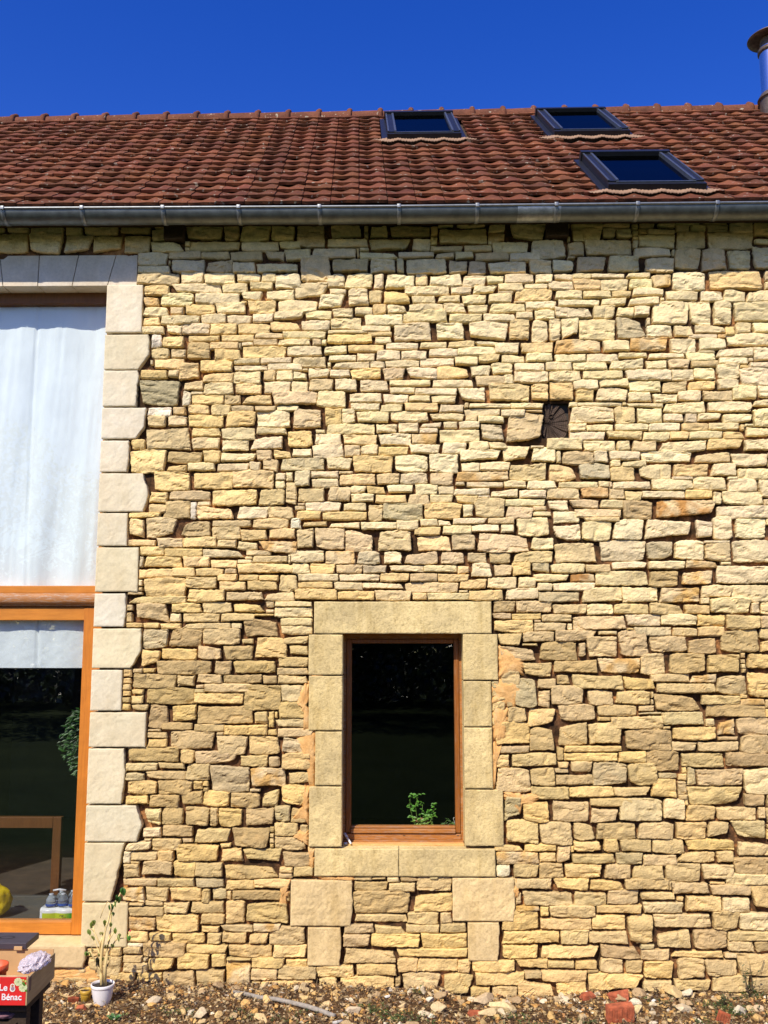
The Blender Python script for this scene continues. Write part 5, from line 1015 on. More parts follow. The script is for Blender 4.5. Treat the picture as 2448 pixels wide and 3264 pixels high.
# basil behind the small window
def zb_(x, y): return 1050 + x / 3.318, 2450 + y / 3.318
yb_ = .24
bs = empty('basil_plant', tuple(at(*zb_(980, 610), yb_))); tag(bs, 'bright green basil plant on the ledge behind the small window', 'plant')
sm_ = MB(); lf = MB()
stems = [[(930, 640), (880, 520), (850, 400), (855, 300), (880, 270)], [(950, 640), (920, 480), (910, 380), (930, 330), (915, 290)], [(980, 640), (960, 500), (985, 430), (985, 360)], [(1000, 640), (1020, 520), (1040, 450), (1060, 440)], [(1020, 640), (1080, 530), (1105, 450), (1110, 370)], [(940, 640), (890, 560), (865, 500)], [(960, 640), (990, 560), (1010, 500)], [(1030, 640), (1090, 570), (1100, 500)]]
for st in stems:
    pts = [at(*zb_(*p), yb_ + rl.uniform(-.02, .02)) for p in st]; sm_.tube(pts, [.0022] * (len(pts) - 1) + [.0012], 5, (.18, .30, .05, 1))
    for i in range(1, len(pts)):
        for k in range(5 if i < len(pts) - 1 else 6):
            t = rl.random(); p = pts[i - 1] * (1 - t) + pts[i] * t if i < len(pts) - 1 or k > 2 else pts[i]
            a = rl.uniform(0, 6.28); up_ = rl.uniform(-.5, .5)
            low = max(0, min(1, (pts[0][2] + .09 - p[2]) / .09))
            g_ = rl.uniform(.8, 1.25); c = (np.array((.13, .34, .035)) * (1 - low) + np.array((.42, .52, .10)) * low) * g_
            leaf(lf, p, (math.cos(a), math.sin(a) * .6 - .2, up_), (0, -.6, .7), rl.uniform(.016, .030), rl.uniform(.010, .017), (*c, 1))
# horizontal big leaves at the tips
for (x, y) in ((975, 265), (880, 265), (1080, 370), (1140, 365), (850, 295), (935, 270)):
    p = at(*zb_(x, y), yb_); leaf(lf, p, (rl.choice((-1, 1)), -.2, .0), (0, -.5, .8), .026, .012, (.14, .36, .04, 1))
sm_.build('stems', STM, bs, True); lf.build('leaves', LM, bs)
ledge_z = float(at(*zb_(980, 606), .2)[2]) - .02
mb = MB(); mb.box((WL - .06, .222, ledge_z - .05), (WR + .06, .44, ledge_z - .02)); mb.build('inner_ledge', M['oak_dark'], win)
mb = MB(); pc = at(*zb_(975, 640), yb_ + .02); mb.lathe([(.001, 0), (.034, 0), (.045, .052), (.049, .052), (.049, .062), (.043, .062), (.042, .05), (.001, .05)], 20, (pc[0], yb_ + .055, ledge_z - .018)); mb.build('pot', simple('terracotta_pot', (.32, .13, .06), .8), bs, True)
# small trailing plant in the corner
tp_ = empty('small_plant', tuple(at(*zb_(1250, 610), yb_))); tag(tp_, 'low green seedling behind the bottom right corner of the small window', 'plant')
lf = MB()
for k in range(46):
    x = rl.uniform(1165, 1330); y = 600 - rl.uniform(0, 1) * (58 * math.exp(-((x - 1250) / 45) ** 2) + 12)
    p = at(*zb_(x, y), yb_ + rl.uniform(-.02, .02)); a = rl.uniform(0, 6.28)
    leaf(lf, p, (math.cos(a), -.3, rl.uniform(-.3, .8)), (0, -.6, .7), rl.uniform(.008, .016), rl.uniform(.003, .007), (*(np.array((.16, .30, .06)) * rl.uniform(.6, 1.4)), 1))
lf.build('leaves', LM, tp_)
mb = MB(); mb.tube([at(*zb_(1330, 600), yb_), at(*zb_(1322, 565), yb_), at(*zb_(1312, 528), yb_), at(*zb_(1320, 515), yb_)], [.002, .0025, .003, .003], 6, (.6, .58, .5, 1)); mb.build('stem', STM, tp_, True)
# leafy house plant behind the lower glass
hp = empty('house_plant', tuple(at(205, 2500, .3))); tag(hp, 'dark green leafy house plant behind the lower glass beside the orange stile', 'plant')
lf = MB(); sm_ = MB()
for k in range(300):
    yy = rl.uniform(2262, 2470); wdt = 46 * math.sin(math.pi * min(1, max(0, (yy - 2255) / 225)) ** .8) + 8
    xx = 262 - abs(rl.gauss(0, .6)) * wdt; xx = max(xx, 262 - wdt * 1.25)
    p = at(xx, yy, .30 + rl.uniform(-.03, .06)); a = rl.uniform(2.2, 4.4)
    leaf(lf, p, (math.cos(a), -.4, math.sin(a) * .8 - .1), (0, -.6, .7), rl.uniform(.026, .046), rl.uniform(.011, .018), (*(np.array((.035, .115, .014)) * rl.uniform(.4, 1.6)), 1))
for k in range(9):
    b = at(262, 2475, .34); t = at(262 - rl.uniform(5, 50), rl.uniform(2270, 2400), .32); sm_.tube([b + np.array([.05, .02, -.06]), (b + t) / 2 + np.array([.02, 0, 0]), t], [.005, .003, .0015], 5, (.09, .08, .03, 1))
b = at(262, 2475, .34) + np.array([.05, .02, -.06]); sm_.tube([b, b * np.array([1, 1, .5]) + np.array([.02, .02, .3]), np.array([b[0] + .03, b[1] + .04, ztab + .002])], [.006, .008, .010], 6, (.09, .07, .03, 1))
lf.build('leaves', LM, hp); sm_.build('stems', STM, hp, True)
mb = MB(); mb.lathe([(.001, 0), (.05, 0), (.062, .09), (.056, .09), (.054, .075), (.001, .075)], 20, (b[0] + .03, b[1] + .04 + .02, ztab)); mb.build('pot', simple('dark_pot', (.06, .05, .05), .6), hp, True)

# ---- marker tube leaning in the corner of the sill
a, b = at(*zb_(158, 690), .10), at(*zb_(228, 795), .05)
zs_ = Z_SILL + .006
mk = empty('marker_tube', (float(b[0]), .05, zs_)); tag(mk, 'small white tube leaning in the left corner of the small window sill', 'tube')
b = np.array([b[0], .055, zs_ + .006]); a = np.array([WL + .012, .115, zs_ + (a[2] - zs_)])
d_ = (a - b); mb = MB(); mb.tube([b, b + d_ * .62], [.0065, .0065], 14); mb.build('tube_body', simple('white_tube_plastic', (.82, .80, .78), .4), mk, True)
mb = MB(); mb.tube([b + d_ * .62, b + d_], [.0078, .0078], 14); mb.build('tube_cap', simple('pale_grey_cap', (.55, .53, .58), .4), mk, True)
p = np.array([WL + .02, .06, zs_ + .007]); mb = MB(); mb.tube([p - (.010, 0, 0), p + (.010, .004, 0)], [.007, .007], 12); o = mb.build('bottle_cap', simple('blue_grey_cap', (.40, .45, .55), .4), None, True); tag(o, 'tiny blue grey cap lying beside the white tube on the sill', 'cap')
# ================================================================== ground
def atz(px, py, z):
    d = ray(px, py); t = (z - CZ) / d[2]; return np.array([0, -6, CZ]) + t * d
_gx = [(-2600, 3110), (0, 3118), (300, 3128), (700, 3138), (1100, 3146), (1400, 3150), (1460, 3178), (1700, 3182), (1760, 3166), (2050, 3168), (2448, 3170), (3200, 3175)]
_gX = [float(at(a, b, 0)[0]) for a, b in _gx]; _gZ = [float(at(a, b, 0)[2]) for a, b in _gx]
def gz(x, y, small=True):
    x = np.asarray(x, float); y = np.asarray(y, float)
    near = np.exp(-((y + .0) / 1.2) ** 2) if False else np.clip(1 + (y + .3) / 2.5, 0, 1)
    z = np.interp(x, _gX, _gZ) * near + .018 * fbm(x * 3.1, y * 3.1, 0, 5) * (.4 + near) - .02 * (1 - near)
    if small: z = z + .012 * near * fbm(x * 17, y * 17, 0, 8, 3)
    return z
xs = np.concatenate([np.linspace(-60, -5, 24)[:-1], np.linspace(-5, -2.6, 25)[:-1], np.arange(-2.6, 3.0, .018), np.linspace(3.0, 5, 20), np.linspace(5, 60, 24)[1:]])
ys = np.concatenate([np.linspace(-90, -8, 30)[:-1], np.linspace(-8, -1.2, 50)[:-1], np.arange(-1.2, .10, .018)])
X, Y = np.meshgrid(xs, ys)
Zg = gz(X, Y) + np.clip(np.abs(Y) - 8, 0, 200) * .0 
gm, gt, gp = new_mat('earth_and_grass'); gp.inputs['Roughness'].default_value = 1; gp.inputs['Specular IOR Level'].default_value = .1
tc = N(gt, 'ShaderNodeTexCoord'); sp = N(gt, 'ShaderNodeSeparateXYZ'); gt.links.new(tc.outputs['Object'], sp.inputs[0])
mr = N(gt, 'ShaderNodeMapRange'); mr.inputs[1].default_value = -2.2; mr.inputs[2].default_value = -3.6; gt.links.new(sp.outputs['Y'], mr.inputs[0])
n1 = ntex(gt, 7, 6, .75); n2 = ntex(gt, 45, 5, .75); n3 = ntex(gt, .8, 5, .7)
ad = N(gt, 'ShaderNodeMath', operation='ADD'); ad.use_clamp = True; gt.links.new(mr.outputs[0], ad.inputs[0])
ms = N(gt, 'ShaderNodeMath', operation='MULTIPLY_ADD'); ms.inputs[1].default_value = .8; ms.inputs[2].default_value = -.4; gt.links.new(n1, ms.inputs[0]); gt.links.new(ms.outputs[0], ad.inputs[1])
soil = ramp(gt, n1, [(.3, (.035, .02, .010)), (.5, (.11, .062, .027)), (.7, (.30, .18, .08))])
soil = mix(gt, 1.0, soil, ramp(gt, n2, [(.3, (.55, .55, .55)), (.7, (1.3, 1.3, 1.3))]), 'MULTIPLY')
gra = ramp(gt, n3, [(.35, (.020, .042, .010)), (.65, (.045, .072, .02))]); gra = mix(gt, 1.0, gra, ramp(gt, n2, [(.3, (.7, .7, .7)), (.7, (1.25, 1.25, 1.2))]), 'MULTIPLY')
gt.links.new(mix(gt, ad.outputs[0], soil, gra), gp.inputs['Base Color']); bump(gt, gp, n2, .8, .012)
mb = MB(); mb.grid(np.stack([X, Y, Zg], -1)); o = mb.build('ground', gm, None, True); tag(o, kind='structure')

# ---- rubble
def rock_proto(sd, col, ax):
    r = np.random.RandomState(sd); bm = bmesh.new(); bmesh.ops.create_icosphere(bm, subdivisions=3, radius=1)
    pl = [(Vector(r.normal(size=3)).normalized(), r.uniform(.34, .8)) for _ in range(10)]
    V = []
    for v in bm.verts:
        q = v.co.copy()
        for n_, d_ in pl:
            k = q.dot(n_)
            if k > d_: q -= n_ * (k - d_)
        q *= 1 + .05 * float(noise(q.x * 4, q.y * 4, q.z * 4, sd))
        v.co = Vector((q.x * ax[0], q.y * ax[1], q.z * ax[2]))
    me = bpy.data.meshes.new('rubble_stone'); bm.to_mesh(me); n = len(bm.verts); bm.free()
    ca = me.color_attributes.new('Col', 'FLOAT_COLOR', 'POINT'); ca.data.foreach_set('color', np.tile(np.array([*col, 1.0]), n)); me.materials.append(M['loose']); return me
pr = random.Random(21)
RC = [(.74, .50, .20), (.78, .60, .32), (.80, .68, .46), (.68, .40, .13), (.64, .50, .28), (.76, .55, .25), (.58, .43, .23), (.82, .52, .19), (.84, .76, .58), (.52, .38, .21)]
protos = [rock_proto(i, RC[i % 10], (1, pr.uniform(.55, .95), pr.uniform(.35, .7))) for i in range(20)]
def rock(me, x, y, s, name='rubble_stone', label='pale golden limestone fragment lying in the rubble at the foot of the wall', grp='limestone fragments along the foot of the wall', cat='stone', sink=.35, rot=None, sc=None):
    o = bpy.data.objects.new(name, me); COL.objects.link(o); k = sc or (1, 1, 1); o.scale = (s * k[0], s * k[1], s * k[2])
    zmax = max(abs(v.co.z) for v in me.vertices) * s * k[2]
    o.location = (x, y, float(gz(x, y)) + zmax * (1 - sink)); o.rotation_euler = rot or (pr.uniform(-.3, .3), pr.uniform(-.3, .3), pr.uniform(0, 6.28)); tag(o, label, cat, grp); return o
taken = []
def rk(px, py, wpx, ci, label, flat=None, name='rubble_stone', cat='stone'):
    p = atz(px, py, float(gz(atz(px, py, 0)[0], atz(px, py, 0)[1]))); s = wpx / 2 * 5.75 / F
    me = rock_proto(900 + len(taken), ci, (1, .75, .6)); taken.append((p[0], p[1]))
    return rock(me, float(p[0]), float(p[1]), s, name, label, None, cat, rot=(pr.uniform(-.2, .2), pr.uniform(-.2, .2), pr.uniform(-.4, .4)), sc=flat)
big = [(490, 3205, 52, (.62, .52, .36), 'rounded grey limestone just right of the white pot'), (550, 3186, 32, (.80, .58, .28), 'small round yellow stone right of the grey rounded stone', ), (700, 3238, 38, (.86, .62, .28), 'upright bright yellow stone near the bottom edge below the start of the grey stick'),
 (855, 3200, 46, (.86, .60, .26), 'flat bright yellow stone just under the middle of the grey stick'), (835, 3255, 50, (.82, .60, .30), 'yellow stone at the bottom edge below the middle of the grey stick'), (1045, 3208, 42, (.84, .62, .32), 'yellow stone touching the right end of the grey stick'),
 (645, 3244, 60, (.72, .60, .40), 'long flat beige stone at the bottom edge left of the grey stick'), (1128, 3232, 50, (.76, .62, .42), 'beige stone beside a white pebble below the corbel stones'), (1374, 3198, 34, (.84, .78, .60), 'cream fan shaped stone below the right corbel'),
 (1400, 3225, 60, (.74, .60, .34), 'long tan stone leaning beside a cream fan shaped stone'), (1352, 3236, 40, (.80, .68, .46), 'pale rounded stone at the bottom edge below the right corbel'), (1545, 3200, 80, (.66, .52, .32), 'long flat brown stone against the wall right of the small window'),
 (1600, 3222, 96, (.82, .66, .36), 'long pale splinter of stone pointing down right of the flat brown stone'), (1552, 3240, 66, (.78, .62, .34), 'thin flat yellow stone at the bottom edge beside the orange brick piece'), (1583, 3246, 25, (.78, .56, .22), 'round yellow pebble beside the thin flat yellow stone'),
 (1735, 3200, 34, (.82, .74, .54), 'pale round stone between the window and the red brick pieces'), (1802, 3185, 42, (.80, .70, .50), 'round cream stone left of the red brick shards'), (2025, 3200, 50, (.84, .78, .58), 'pointed cream stone right of the largest red brick piece'),
 (2035, 3232, 48, (.80, .64, .34), 'square yellow stone next to the stacked red brick'), (2000, 3252, 62, (.76, .60, .34), 'tan stone at the bottom edge in front of the red brick'), (2150, 3180, 76, (.80, .62, .30), 'long yellow stone leaning on the wall right of the bricks'),
 (2195, 3178, 50, (.74, .66, .48), 'grey beige stone leaning on the wall beside the long yellow one'), (2210, 3150, 26, (.80, .74, .58), 'small cream stone resting high against the wall among dry stems'), (1128 + 22, 3226, 24, (.90, .88, .84), 'bright white pebble beside the beige stone'),
 (2083, 3195, 22, (.92, .90, .84), 'small white triangular chip among dry stems right of the bricks'), (1130, 3178, 16, (.92, .90, .85), 'tiny white chip against the wall left of the weed'), (1236, 3180, 20, (.92, .88, .80), 'white chip against the wall below the window'), (2180, 3232, 60, (.76, .64, .42), 'broad beige stone in the rubble right of the square yellow one'), (2420, 3225, 40, (.74, .58, .36), 'brown stone at the right edge of the picture'), (2355, 3235, 56, (.80, .72, .54), 'cream stone near the bottom right corner behind the orange tile')]
for b in big: rk(*b)
n = 0
while n < 255:
    x = pr.uniform(-2.15, 2.75); y = -.03 - .62 * pr.random() ** 1.15 if n % 3 else -.03 - .10 * pr.random()
    s = .017 + .030 * pr.random() ** 1.6
    if abs(x + 1.55) < .12 and abs(y + .25) < .2: continue
    if x < -1.15 and y < -.45: continue
    rock(protos[pr.randrange(20)], x, y, s); n += 1
# terracotta pieces
def brick(px, py, wpx, hpx, label, ridged=False, rot=(0, 0, 0), cut=.3, dep=.05):
    z = float(gz(*atz(px, py, 0)[:2])); p = atz(px, py, z); wd = wpx * 5.75 / F; h = hpx * 5.75 / F; r = random.Random(px)
    bm = bmesh.new(); bmesh.ops.create_cube(bm, size=1)
    for v in bm.verts: v.co = Vector((v.co.x * wd * (1 + r.uniform(-cut, cut) * .5), v.co.y * dep, (v.co.z + .5) * h * (1 + r.uniform(-cut, .1))))
    if ridged:
        for k in range(5):
            x0 = -wd * .42 + k * wd * .19; 
            c = bmesh.ops.create_cube(bm, size=1)['verts']
            for v in c: v.co = Vector((x0 + v.co.x * wd * .10, -dep * .5 - .002 + v.co.y * .008, (v.co.z + .5) * h * .86 + .004))
    bmesh.ops.bevel(bm, geom=bm.edges[:], offset=.0022, segments=2, affect='EDGES')
    bmesh.ops.subdivide_edges(bm, edges=[e for e in bm.edges if e.calc_length() > .015], cuts=3, use_grid_fill=True)
    for v in bm.verts: v.co += Vector((1, 1, 1)) * float(noise(v.co.x * 90, v.co.y * 90, v.co.z * 90, px)) * .0012
    me = bpy.data.meshes.new('brick_fragment'); bm.to_mesh(me); bm.free()
    o = link('brick_fragment', me, M['terra'], None); o.location = (p[0], p[1], z - .004); o.rotation_euler = rot; tag(o, label, 'brick'); return o
M['terra'] = simple('red_terracotta', (.40, .105, .042), .9, 0, 30, .45, .4, .004)
brick(1868, 3188, 34, 26, 'small red brick shard standing against the wall, leftmost of the red ones', rot=(.2, .3, .3), cut=.5)
brick(1978, 3190, 58, 30, 'red brick shard leaning against the wall above the ridged brick', rot=(.2, -.1, -.3), cut=.6, dep=.06)
brick(1975, 3250, 78, 46, 'largest ridged red hollow brick piece at the bottom edge', True, rot=(.15, 0, .12), cut=.15, dep=.06)
brick(2302, 3258, 36, 36, 'ridged orange tile fragment near the bottom right corner', True, rot=(.1, .25, -.3), cut=.35, dep=.03)
brick(1515, 3238, 40, 16, 'rounded orange brick piece under the long flat brown stone', rot=(0, .2, .1), cut=.4, dep=.05)
brick(234, 3193, 30, 22, 'orange roof tile shard lying left of the small yellow pot', rot=(.5, .1, .2), cut=.45, dep=.02)
brick(262, 3216, 27, 19, 'orange tile shard lying in front of the small yellow pot', rot=(.7, -.2, -.3), cut=.45, dep=.02)
# gravel and litter, beyond counting
mb = MB(); q = np.random.RandomState(4)
tet = np.array([(1, 0, -.4), (-.5, .87, -.4), (-.5, -.87, -.4), (0, 0, .9), (.5, .6, .4), (-.6, .1, .5)])
def scatter(k, ymin, s0, s1, cols, xr=(-2.3, 2.9)):
    X = q.uniform(xr[0], xr[1], k); Y = -.01 - (ymin * q.uniform(0, 1, k) ** 1.2); Z = gz(X, Y); Sz = s0 + (s1 - s0) * q.uniform(0, 1, k) ** 2.2
    for i in range(k):
        A = np.array(Euler(tuple(q.uniform(0, 6.28, 3))).to_matrix()); v = (tet * q.uniform(.6, 1.2, (6, 1))) @ A.T * Sz[i] * np.array((1, 1, .7)) + (X[i], Y[i], Z[i] + Sz[i] * .3)
        c = np.array(cols[q.randint(len(cols))]) * q.uniform(.6, 1.15)
        mb.add(v, [(0, 1, 4), (1, 5, 4), (1, 2, 5), (2, 3, 5), (2, 0, 3), (0, 4, 3), (3, 4, 5), (0, 2, 1)], (*c, 1))
scatter(11500, .72, .003, .020, RC[:2] * 2 + RC[3:7] * 2 + RC[7:] + [(.30, .18, .08), (.24, .14, .07), (.5, .26, .10)] * 3)
o = mb.build('gravel', M['loose']); tag(o, kind='stuff')
mb = MB()
for k in range(3600):
    x = q.uniform(-2.2, 2.8); y = -.02 - .6 * q.uniform() ** 1.1; z = float(gz(x, y)); a = q.uniform(0, 6.28); L = q.uniform(.015, .07) * (1.6 if x > 1.0 and q.uniform() < .3 else 1)
    up_ = q.uniform(.0, .5) if q.uniform() < .8 else q.uniform(.5, 1.5); d = np.array((math.cos(a), math.sin(a), up_)); d /= np.linalg.norm(d); b = np.array((x, y, z + .004)); m_ = b + d * L * .5 + q.uniform(-.006, .006, 3) + (0, 0, .006)
    c = np.array([(.06, .035, .02), (.10, .06, .03), (.30, .20, .09), (.045, .03, .02), (.42, .32, .16)][q.randint(5)])
    mb.tube([b, m_, b + d * L], [.0011, .001, .0004], 4, (*c, 1), cap=False)
o = mb.build('dry_stems', STM); tag(o, kind='stuff')
mb = MB()
for k in range(2600):
    x = q.uniform(-2.2, 2.8); y = -.02 - .6 * q.uniform() ** 1.1; a = q.uniform(0, 6.28)
    c = np.array([(.12, .065, .03), (.22, .12, .05), (.42, .26, .09), (.075, .045, .022), (.30, .22, .12)][q.randint(5)]) * q.uniform(.7, 1.2)
    leaf(mb, (x, y, float(gz(x, y)) + q.uniform(.003, .012)), (math.cos(a), math.sin(a), q.uniform(-.2, .5)), (q.uniform(-.5, .5), q.uniform(-.6, .2), 1), q.uniform(.010, .030), q.uniform(.006, .014), (*c, 1), q.uniform(0, .9), q.uniform(-.3, .6))
o = mb.build('leaf_litter', LM); tag(o, kind='stuff')
mb = MB()
cl_ = [(560, 3235, .10, 26), (375, 3252, .07, 14), (1230, 3235, .16, 60), (1290, 3250, .12, 40), (1190, 3215, .08, 16), (1340, 3165, .05, 14), (2300, 3195, .14, 70), (2350, 3215, .12, 50), (2395, 3165, .10, 40), (1640, 3215, .12, 26), (1700, 3245, .10, 22), (1850, 3240, .12, 24), (2090, 3180, .08, 16), (960, 3240, .2, 24), (780, 3250, .16, 18), (2240, 3250, .06, 16)]
for px, py, rad, cnt in cl_:
    c0 = atz(px, py, 0.0)
    for k in range(cnt):
        x = c0[0] + q.normal() * rad * .6; y = min(-.015, c0[1] + q.normal() * rad * .3); z = float(gz(x, y)); h = q.uniform(.005, .035)
        for j in range(4):
            a = q.uniform(0, 6.28); leaf(mb, (x, y, z + h * q.uniform(.3, 1)), (math.cos(a), math.sin(a), q.uniform(.1, 1.2)), (0, -.3, .9), q.uniform(.008, .020), q.uniform(.003, .007), (*(np.array([(.09, .15, .03), (.05, .10, .02), (.14, .17, .05)][q.randint(3)]) * q.uniform(.6, 1.3)), 1))
o = mb.build('ground_weeds', LM); tag(o, kind='stuff')
# single plants one can point at
def sprig(px, py, h, label, cnt, col=(.10, .2, .03), wide=.012, L=.03, tall=False, name='weed'):
    z0 = float(gz(*atz(px, py, 0)[:2])); p = atz(px, py, z0); p[1] = min(p[1], -.02)
    e = empty(name, tuple(p)); tag(e, label, 'weed'); mb = MB(); st = MB()
    for k in range(max(2, cnt // 8)):
        a = q.uniform(0, 6.28); t = p + np.array((math.cos(a) * h * .25, -abs(math.sin(a)) * h * .2, h * q.uniform(.7, 1))); m_ = (p + t) / 2 + q.uniform(-.01, .01, 3)
        st.tube([p - (0, 0, .01), m_, t], [.0018, .0013, .0007], 5, (.12, .09, .04, 1))
        for j in range(8):
            f = q.uniform(.25, 1); b = p * (1 - f) ** 2 + 2 * m_ * f * (1 - f) + t * f * f; a = q.uniform(0, 6.28)
            leaf(mb, b, (math.cos(a), math.sin(a), q.uniform(0, .8)), (0, -.4, .8), L * q.uniform(.6, 1.1), wide * q.uniform(.6, 1.1), (*(np.array(col) * q.uniform(.6, 1.4)), 1))
    st.build('stems', STM, e, True); mb.build('leaves', LM, e)
sprig(1343, 3152, .035, 'tiny green weed against the wall below the window', 14, (.07, .17, .03), .009, .016)
sprig(2392, 3180, .22, 'tall dark green weed with thin stems at the right foot of the wall', 42, (.045, .085, .02), .006, .022)
sprig(2300, 3210, .08, 'low bushy green weed in front of the right end of the wall', 60, (.06, .10, .03), .007, .018)
sprig(2090, 3175, .06, 'dry brown tuft against the wall right of the red bricks', 26, (.13, .08, .05), .006, .02)
for (px, py, L_, lab, c) in ((365, 3253, .05, 'broad green leafed seedling at the bottom edge below the white pot', (.06, .20, .04)), (2270, 3255, .035, 'bright green upright leaf near the orange tile fragment', (.18, .42, .04))):
    p = atz(px, py, 0.0); p[2] = float(gz(p[0], p[1])); e = empty('seedling', tuple(p)); tag(e, lab, 'weed'); mb = MB()
    for a in (.4, 2.2, 3.6, 5.3): leaf(mb, p, (math.cos(a), math.sin(a) * .6, .7), (0, -.5, .8), L_ * q.uniform(.8, 1.1), L_ * .5, (*c, 1))
    mb.build('leaves', LM, e)
# tall bare stems against the wall
for (a, b, c, lab) in (((2398, 3160), (2395, 3110), (2388, 3062), 'bare dark stem rising in front of the wall at the far right'), ((2436, 3060), (2428, 3085), (2422, 3104), 'dry grass blade hanging on the wall at the right edge'), ((1650, 3185), (1700, 3150), (1708, 3158), 'thin curved dry stem against the wall right of the corbel')):
    pts = [at(*a, -.035), at(*b, -.04), at(*c, -.045)]; mb = MB(); mb.tube(pts, [.002, .0016, .0008], 5, (.06, .045, .02, 1)); o = mb.build('dry_stem', STM); tag(o, lab, 'stem')
# grey stick
pts = []
for (x, y) in ((265, 855), (340, 868), (420, 885), (520, 905), (620, 925), (700, 945), (780, 968), (860, 1000)):
    p = atz(*z7(x, y), 0.012); zq = float(gz(p[0], p[1], False)); p = atz(*z7(x, y), zq + .012); p[2] = zq + .014; pts.append(p)
pts = np.array(pts); pts[:, 2] = np.linspace(pts[0, 2], pts[-1, 2], len(pts)) + .004
mb = MB(); mb.tube(pts, [.009, .0115, .012, .0125, .013, .0135, .0135, .0125], 10)
o = mb.build('stick', simple('weathered_grey_stick', (.30, .27, .22), .85, 0, 50, .3, .4, .003), None, True); tag(o, 'long grey weathered stick lying on the rubble left of centre', 'stick')
mb = MB(); mb.tube([atz(*z7(850, 1035), .02), atz(*z7(905, 1022), .02)], .009, 8); o = mb.build('stick', simple('white_stub', (.5, .48, .44), .8), None, True); tag(o, 'short pale stub of stick at the bottom edge below the long grey stick', 'stick')

# ---- white pot with the nearly bare plant
def zp(x, y): return x / 3.687, 2700 + y / 3.687
pg = atz(*zp(1200, 1835), .02); PX, PY = float(pg[0]), float(pg[1]); PZ = float(gz(PX, PY)) - .006; print('pot', PX, PY, PZ)
prad = 137 / 3.687 * (PY + 6) * .99 / F * .96; ph = float(at(*zp(1200, 1600), PY)[2]) - PZ
pl_ = empty('potted_plant', (PX, PY, PZ)); tag(pl_, 'white glazed pot holding a nearly bare plant with yellowed stems', 'plant')
mb = MB(); pr_ = [(.001, .002), (prad * .60, 0), (prad * .66, .01), (prad * .78, ph * .3), (prad * .88, ph * .6), (prad * .93, ph * .80), (prad * .94, ph * .84), (prad * .985, ph * .86), (prad * 1.0, ph * .90), (prad * 1.0, ph * .97), (prad * .98, ph), (prad * .91, ph), (prad * .90, ph * .9), (prad * .88, ph * .86)]
mb.lathe(pr_, 40, (PX, PY, PZ)); mb.build('pot', M['white'], pl_, True)
mb = MB(); mb.lathe([(prad * .90, ph * .88), (prad * .5, ph * .90), (.001, ph * .91)], 24, (PX, PY, PZ)); mb.build('potting_soil', simple('potting_soil', (.035, .025, .018), 1, 0, 80, .5, .6, .006), pl_, True)
IV = (.86, .66, .28, 1); mb = MB(); sy = random.Random(3)
ST = [([(1200, 1620), (1190, 1500), (1185, 1400), (1200, 1200), (1220, 1050), (1260, 900), (1300, 760), (1350, 650), (1390, 600), (1440, 490)], .0085, .0025),
 ([(1235, 1620), (1240, 1400), (1255, 1250), (1280, 1100), (1295, 1000), (1300, 850), (1320, 720)], .0065, .003), ([(1190, 1430), (1150, 1380), (1100, 1300), (1060, 1220), (1030, 1240)], .004, .002),
 ([(1200, 1190), (1150, 1090), (1110, 1000), (1085, 890)], .0035, .0018), ([(1110, 1000), (1075, 960), (1050, 975)], .002, .0012), ([(1245, 1300), (1300, 1190), (1370, 1080), (1400, 1040)], .0035, .002),
 ([(1370, 1085), (1450, 1070), (1510, 1050)], .002, .001), ([(1265, 1120), (1330, 1010), (1362, 960)], .003, .0015), ([(1225, 1040), (1245, 920), (1238, 860)], .003, .0015), ([(1180, 835), (1210, 740), (1262, 640), (1300, 670)], .0016, .001),
 ([(1215, 1350), (1170, 1250), (1130, 1150), (1110, 1080)], .0025, .0012), ([(1250, 1420), (1290, 1340), (1285, 1280)], .003, .0015), ([(1195, 1480), (1150, 1400), (1140, 1320)], .0025, .0015), ([(1200, 1300), (1170, 1200), (1180, 1120), (1200, 1060)], .004, .002), ([(1310, 760), (1300, 690), (1290, 660)], .003, .002)]
for pts, r0, r1 in ST:
    k = len(pts); ph0 = sy.uniform(0, 6)
    r0 *= 1.45; r1 *= 1.5
    P = [at(*zp(*p), PY + .035 * math.sin(ph0 + i * .8) * min(1, (1620 - p[1]) / 300)) for i, p in enumerate(pts)]
    mb.tube(P, np.linspace(r0, r1, k), 8, IV)
mb.build('stems', STM, pl_, True)
mb = MB()
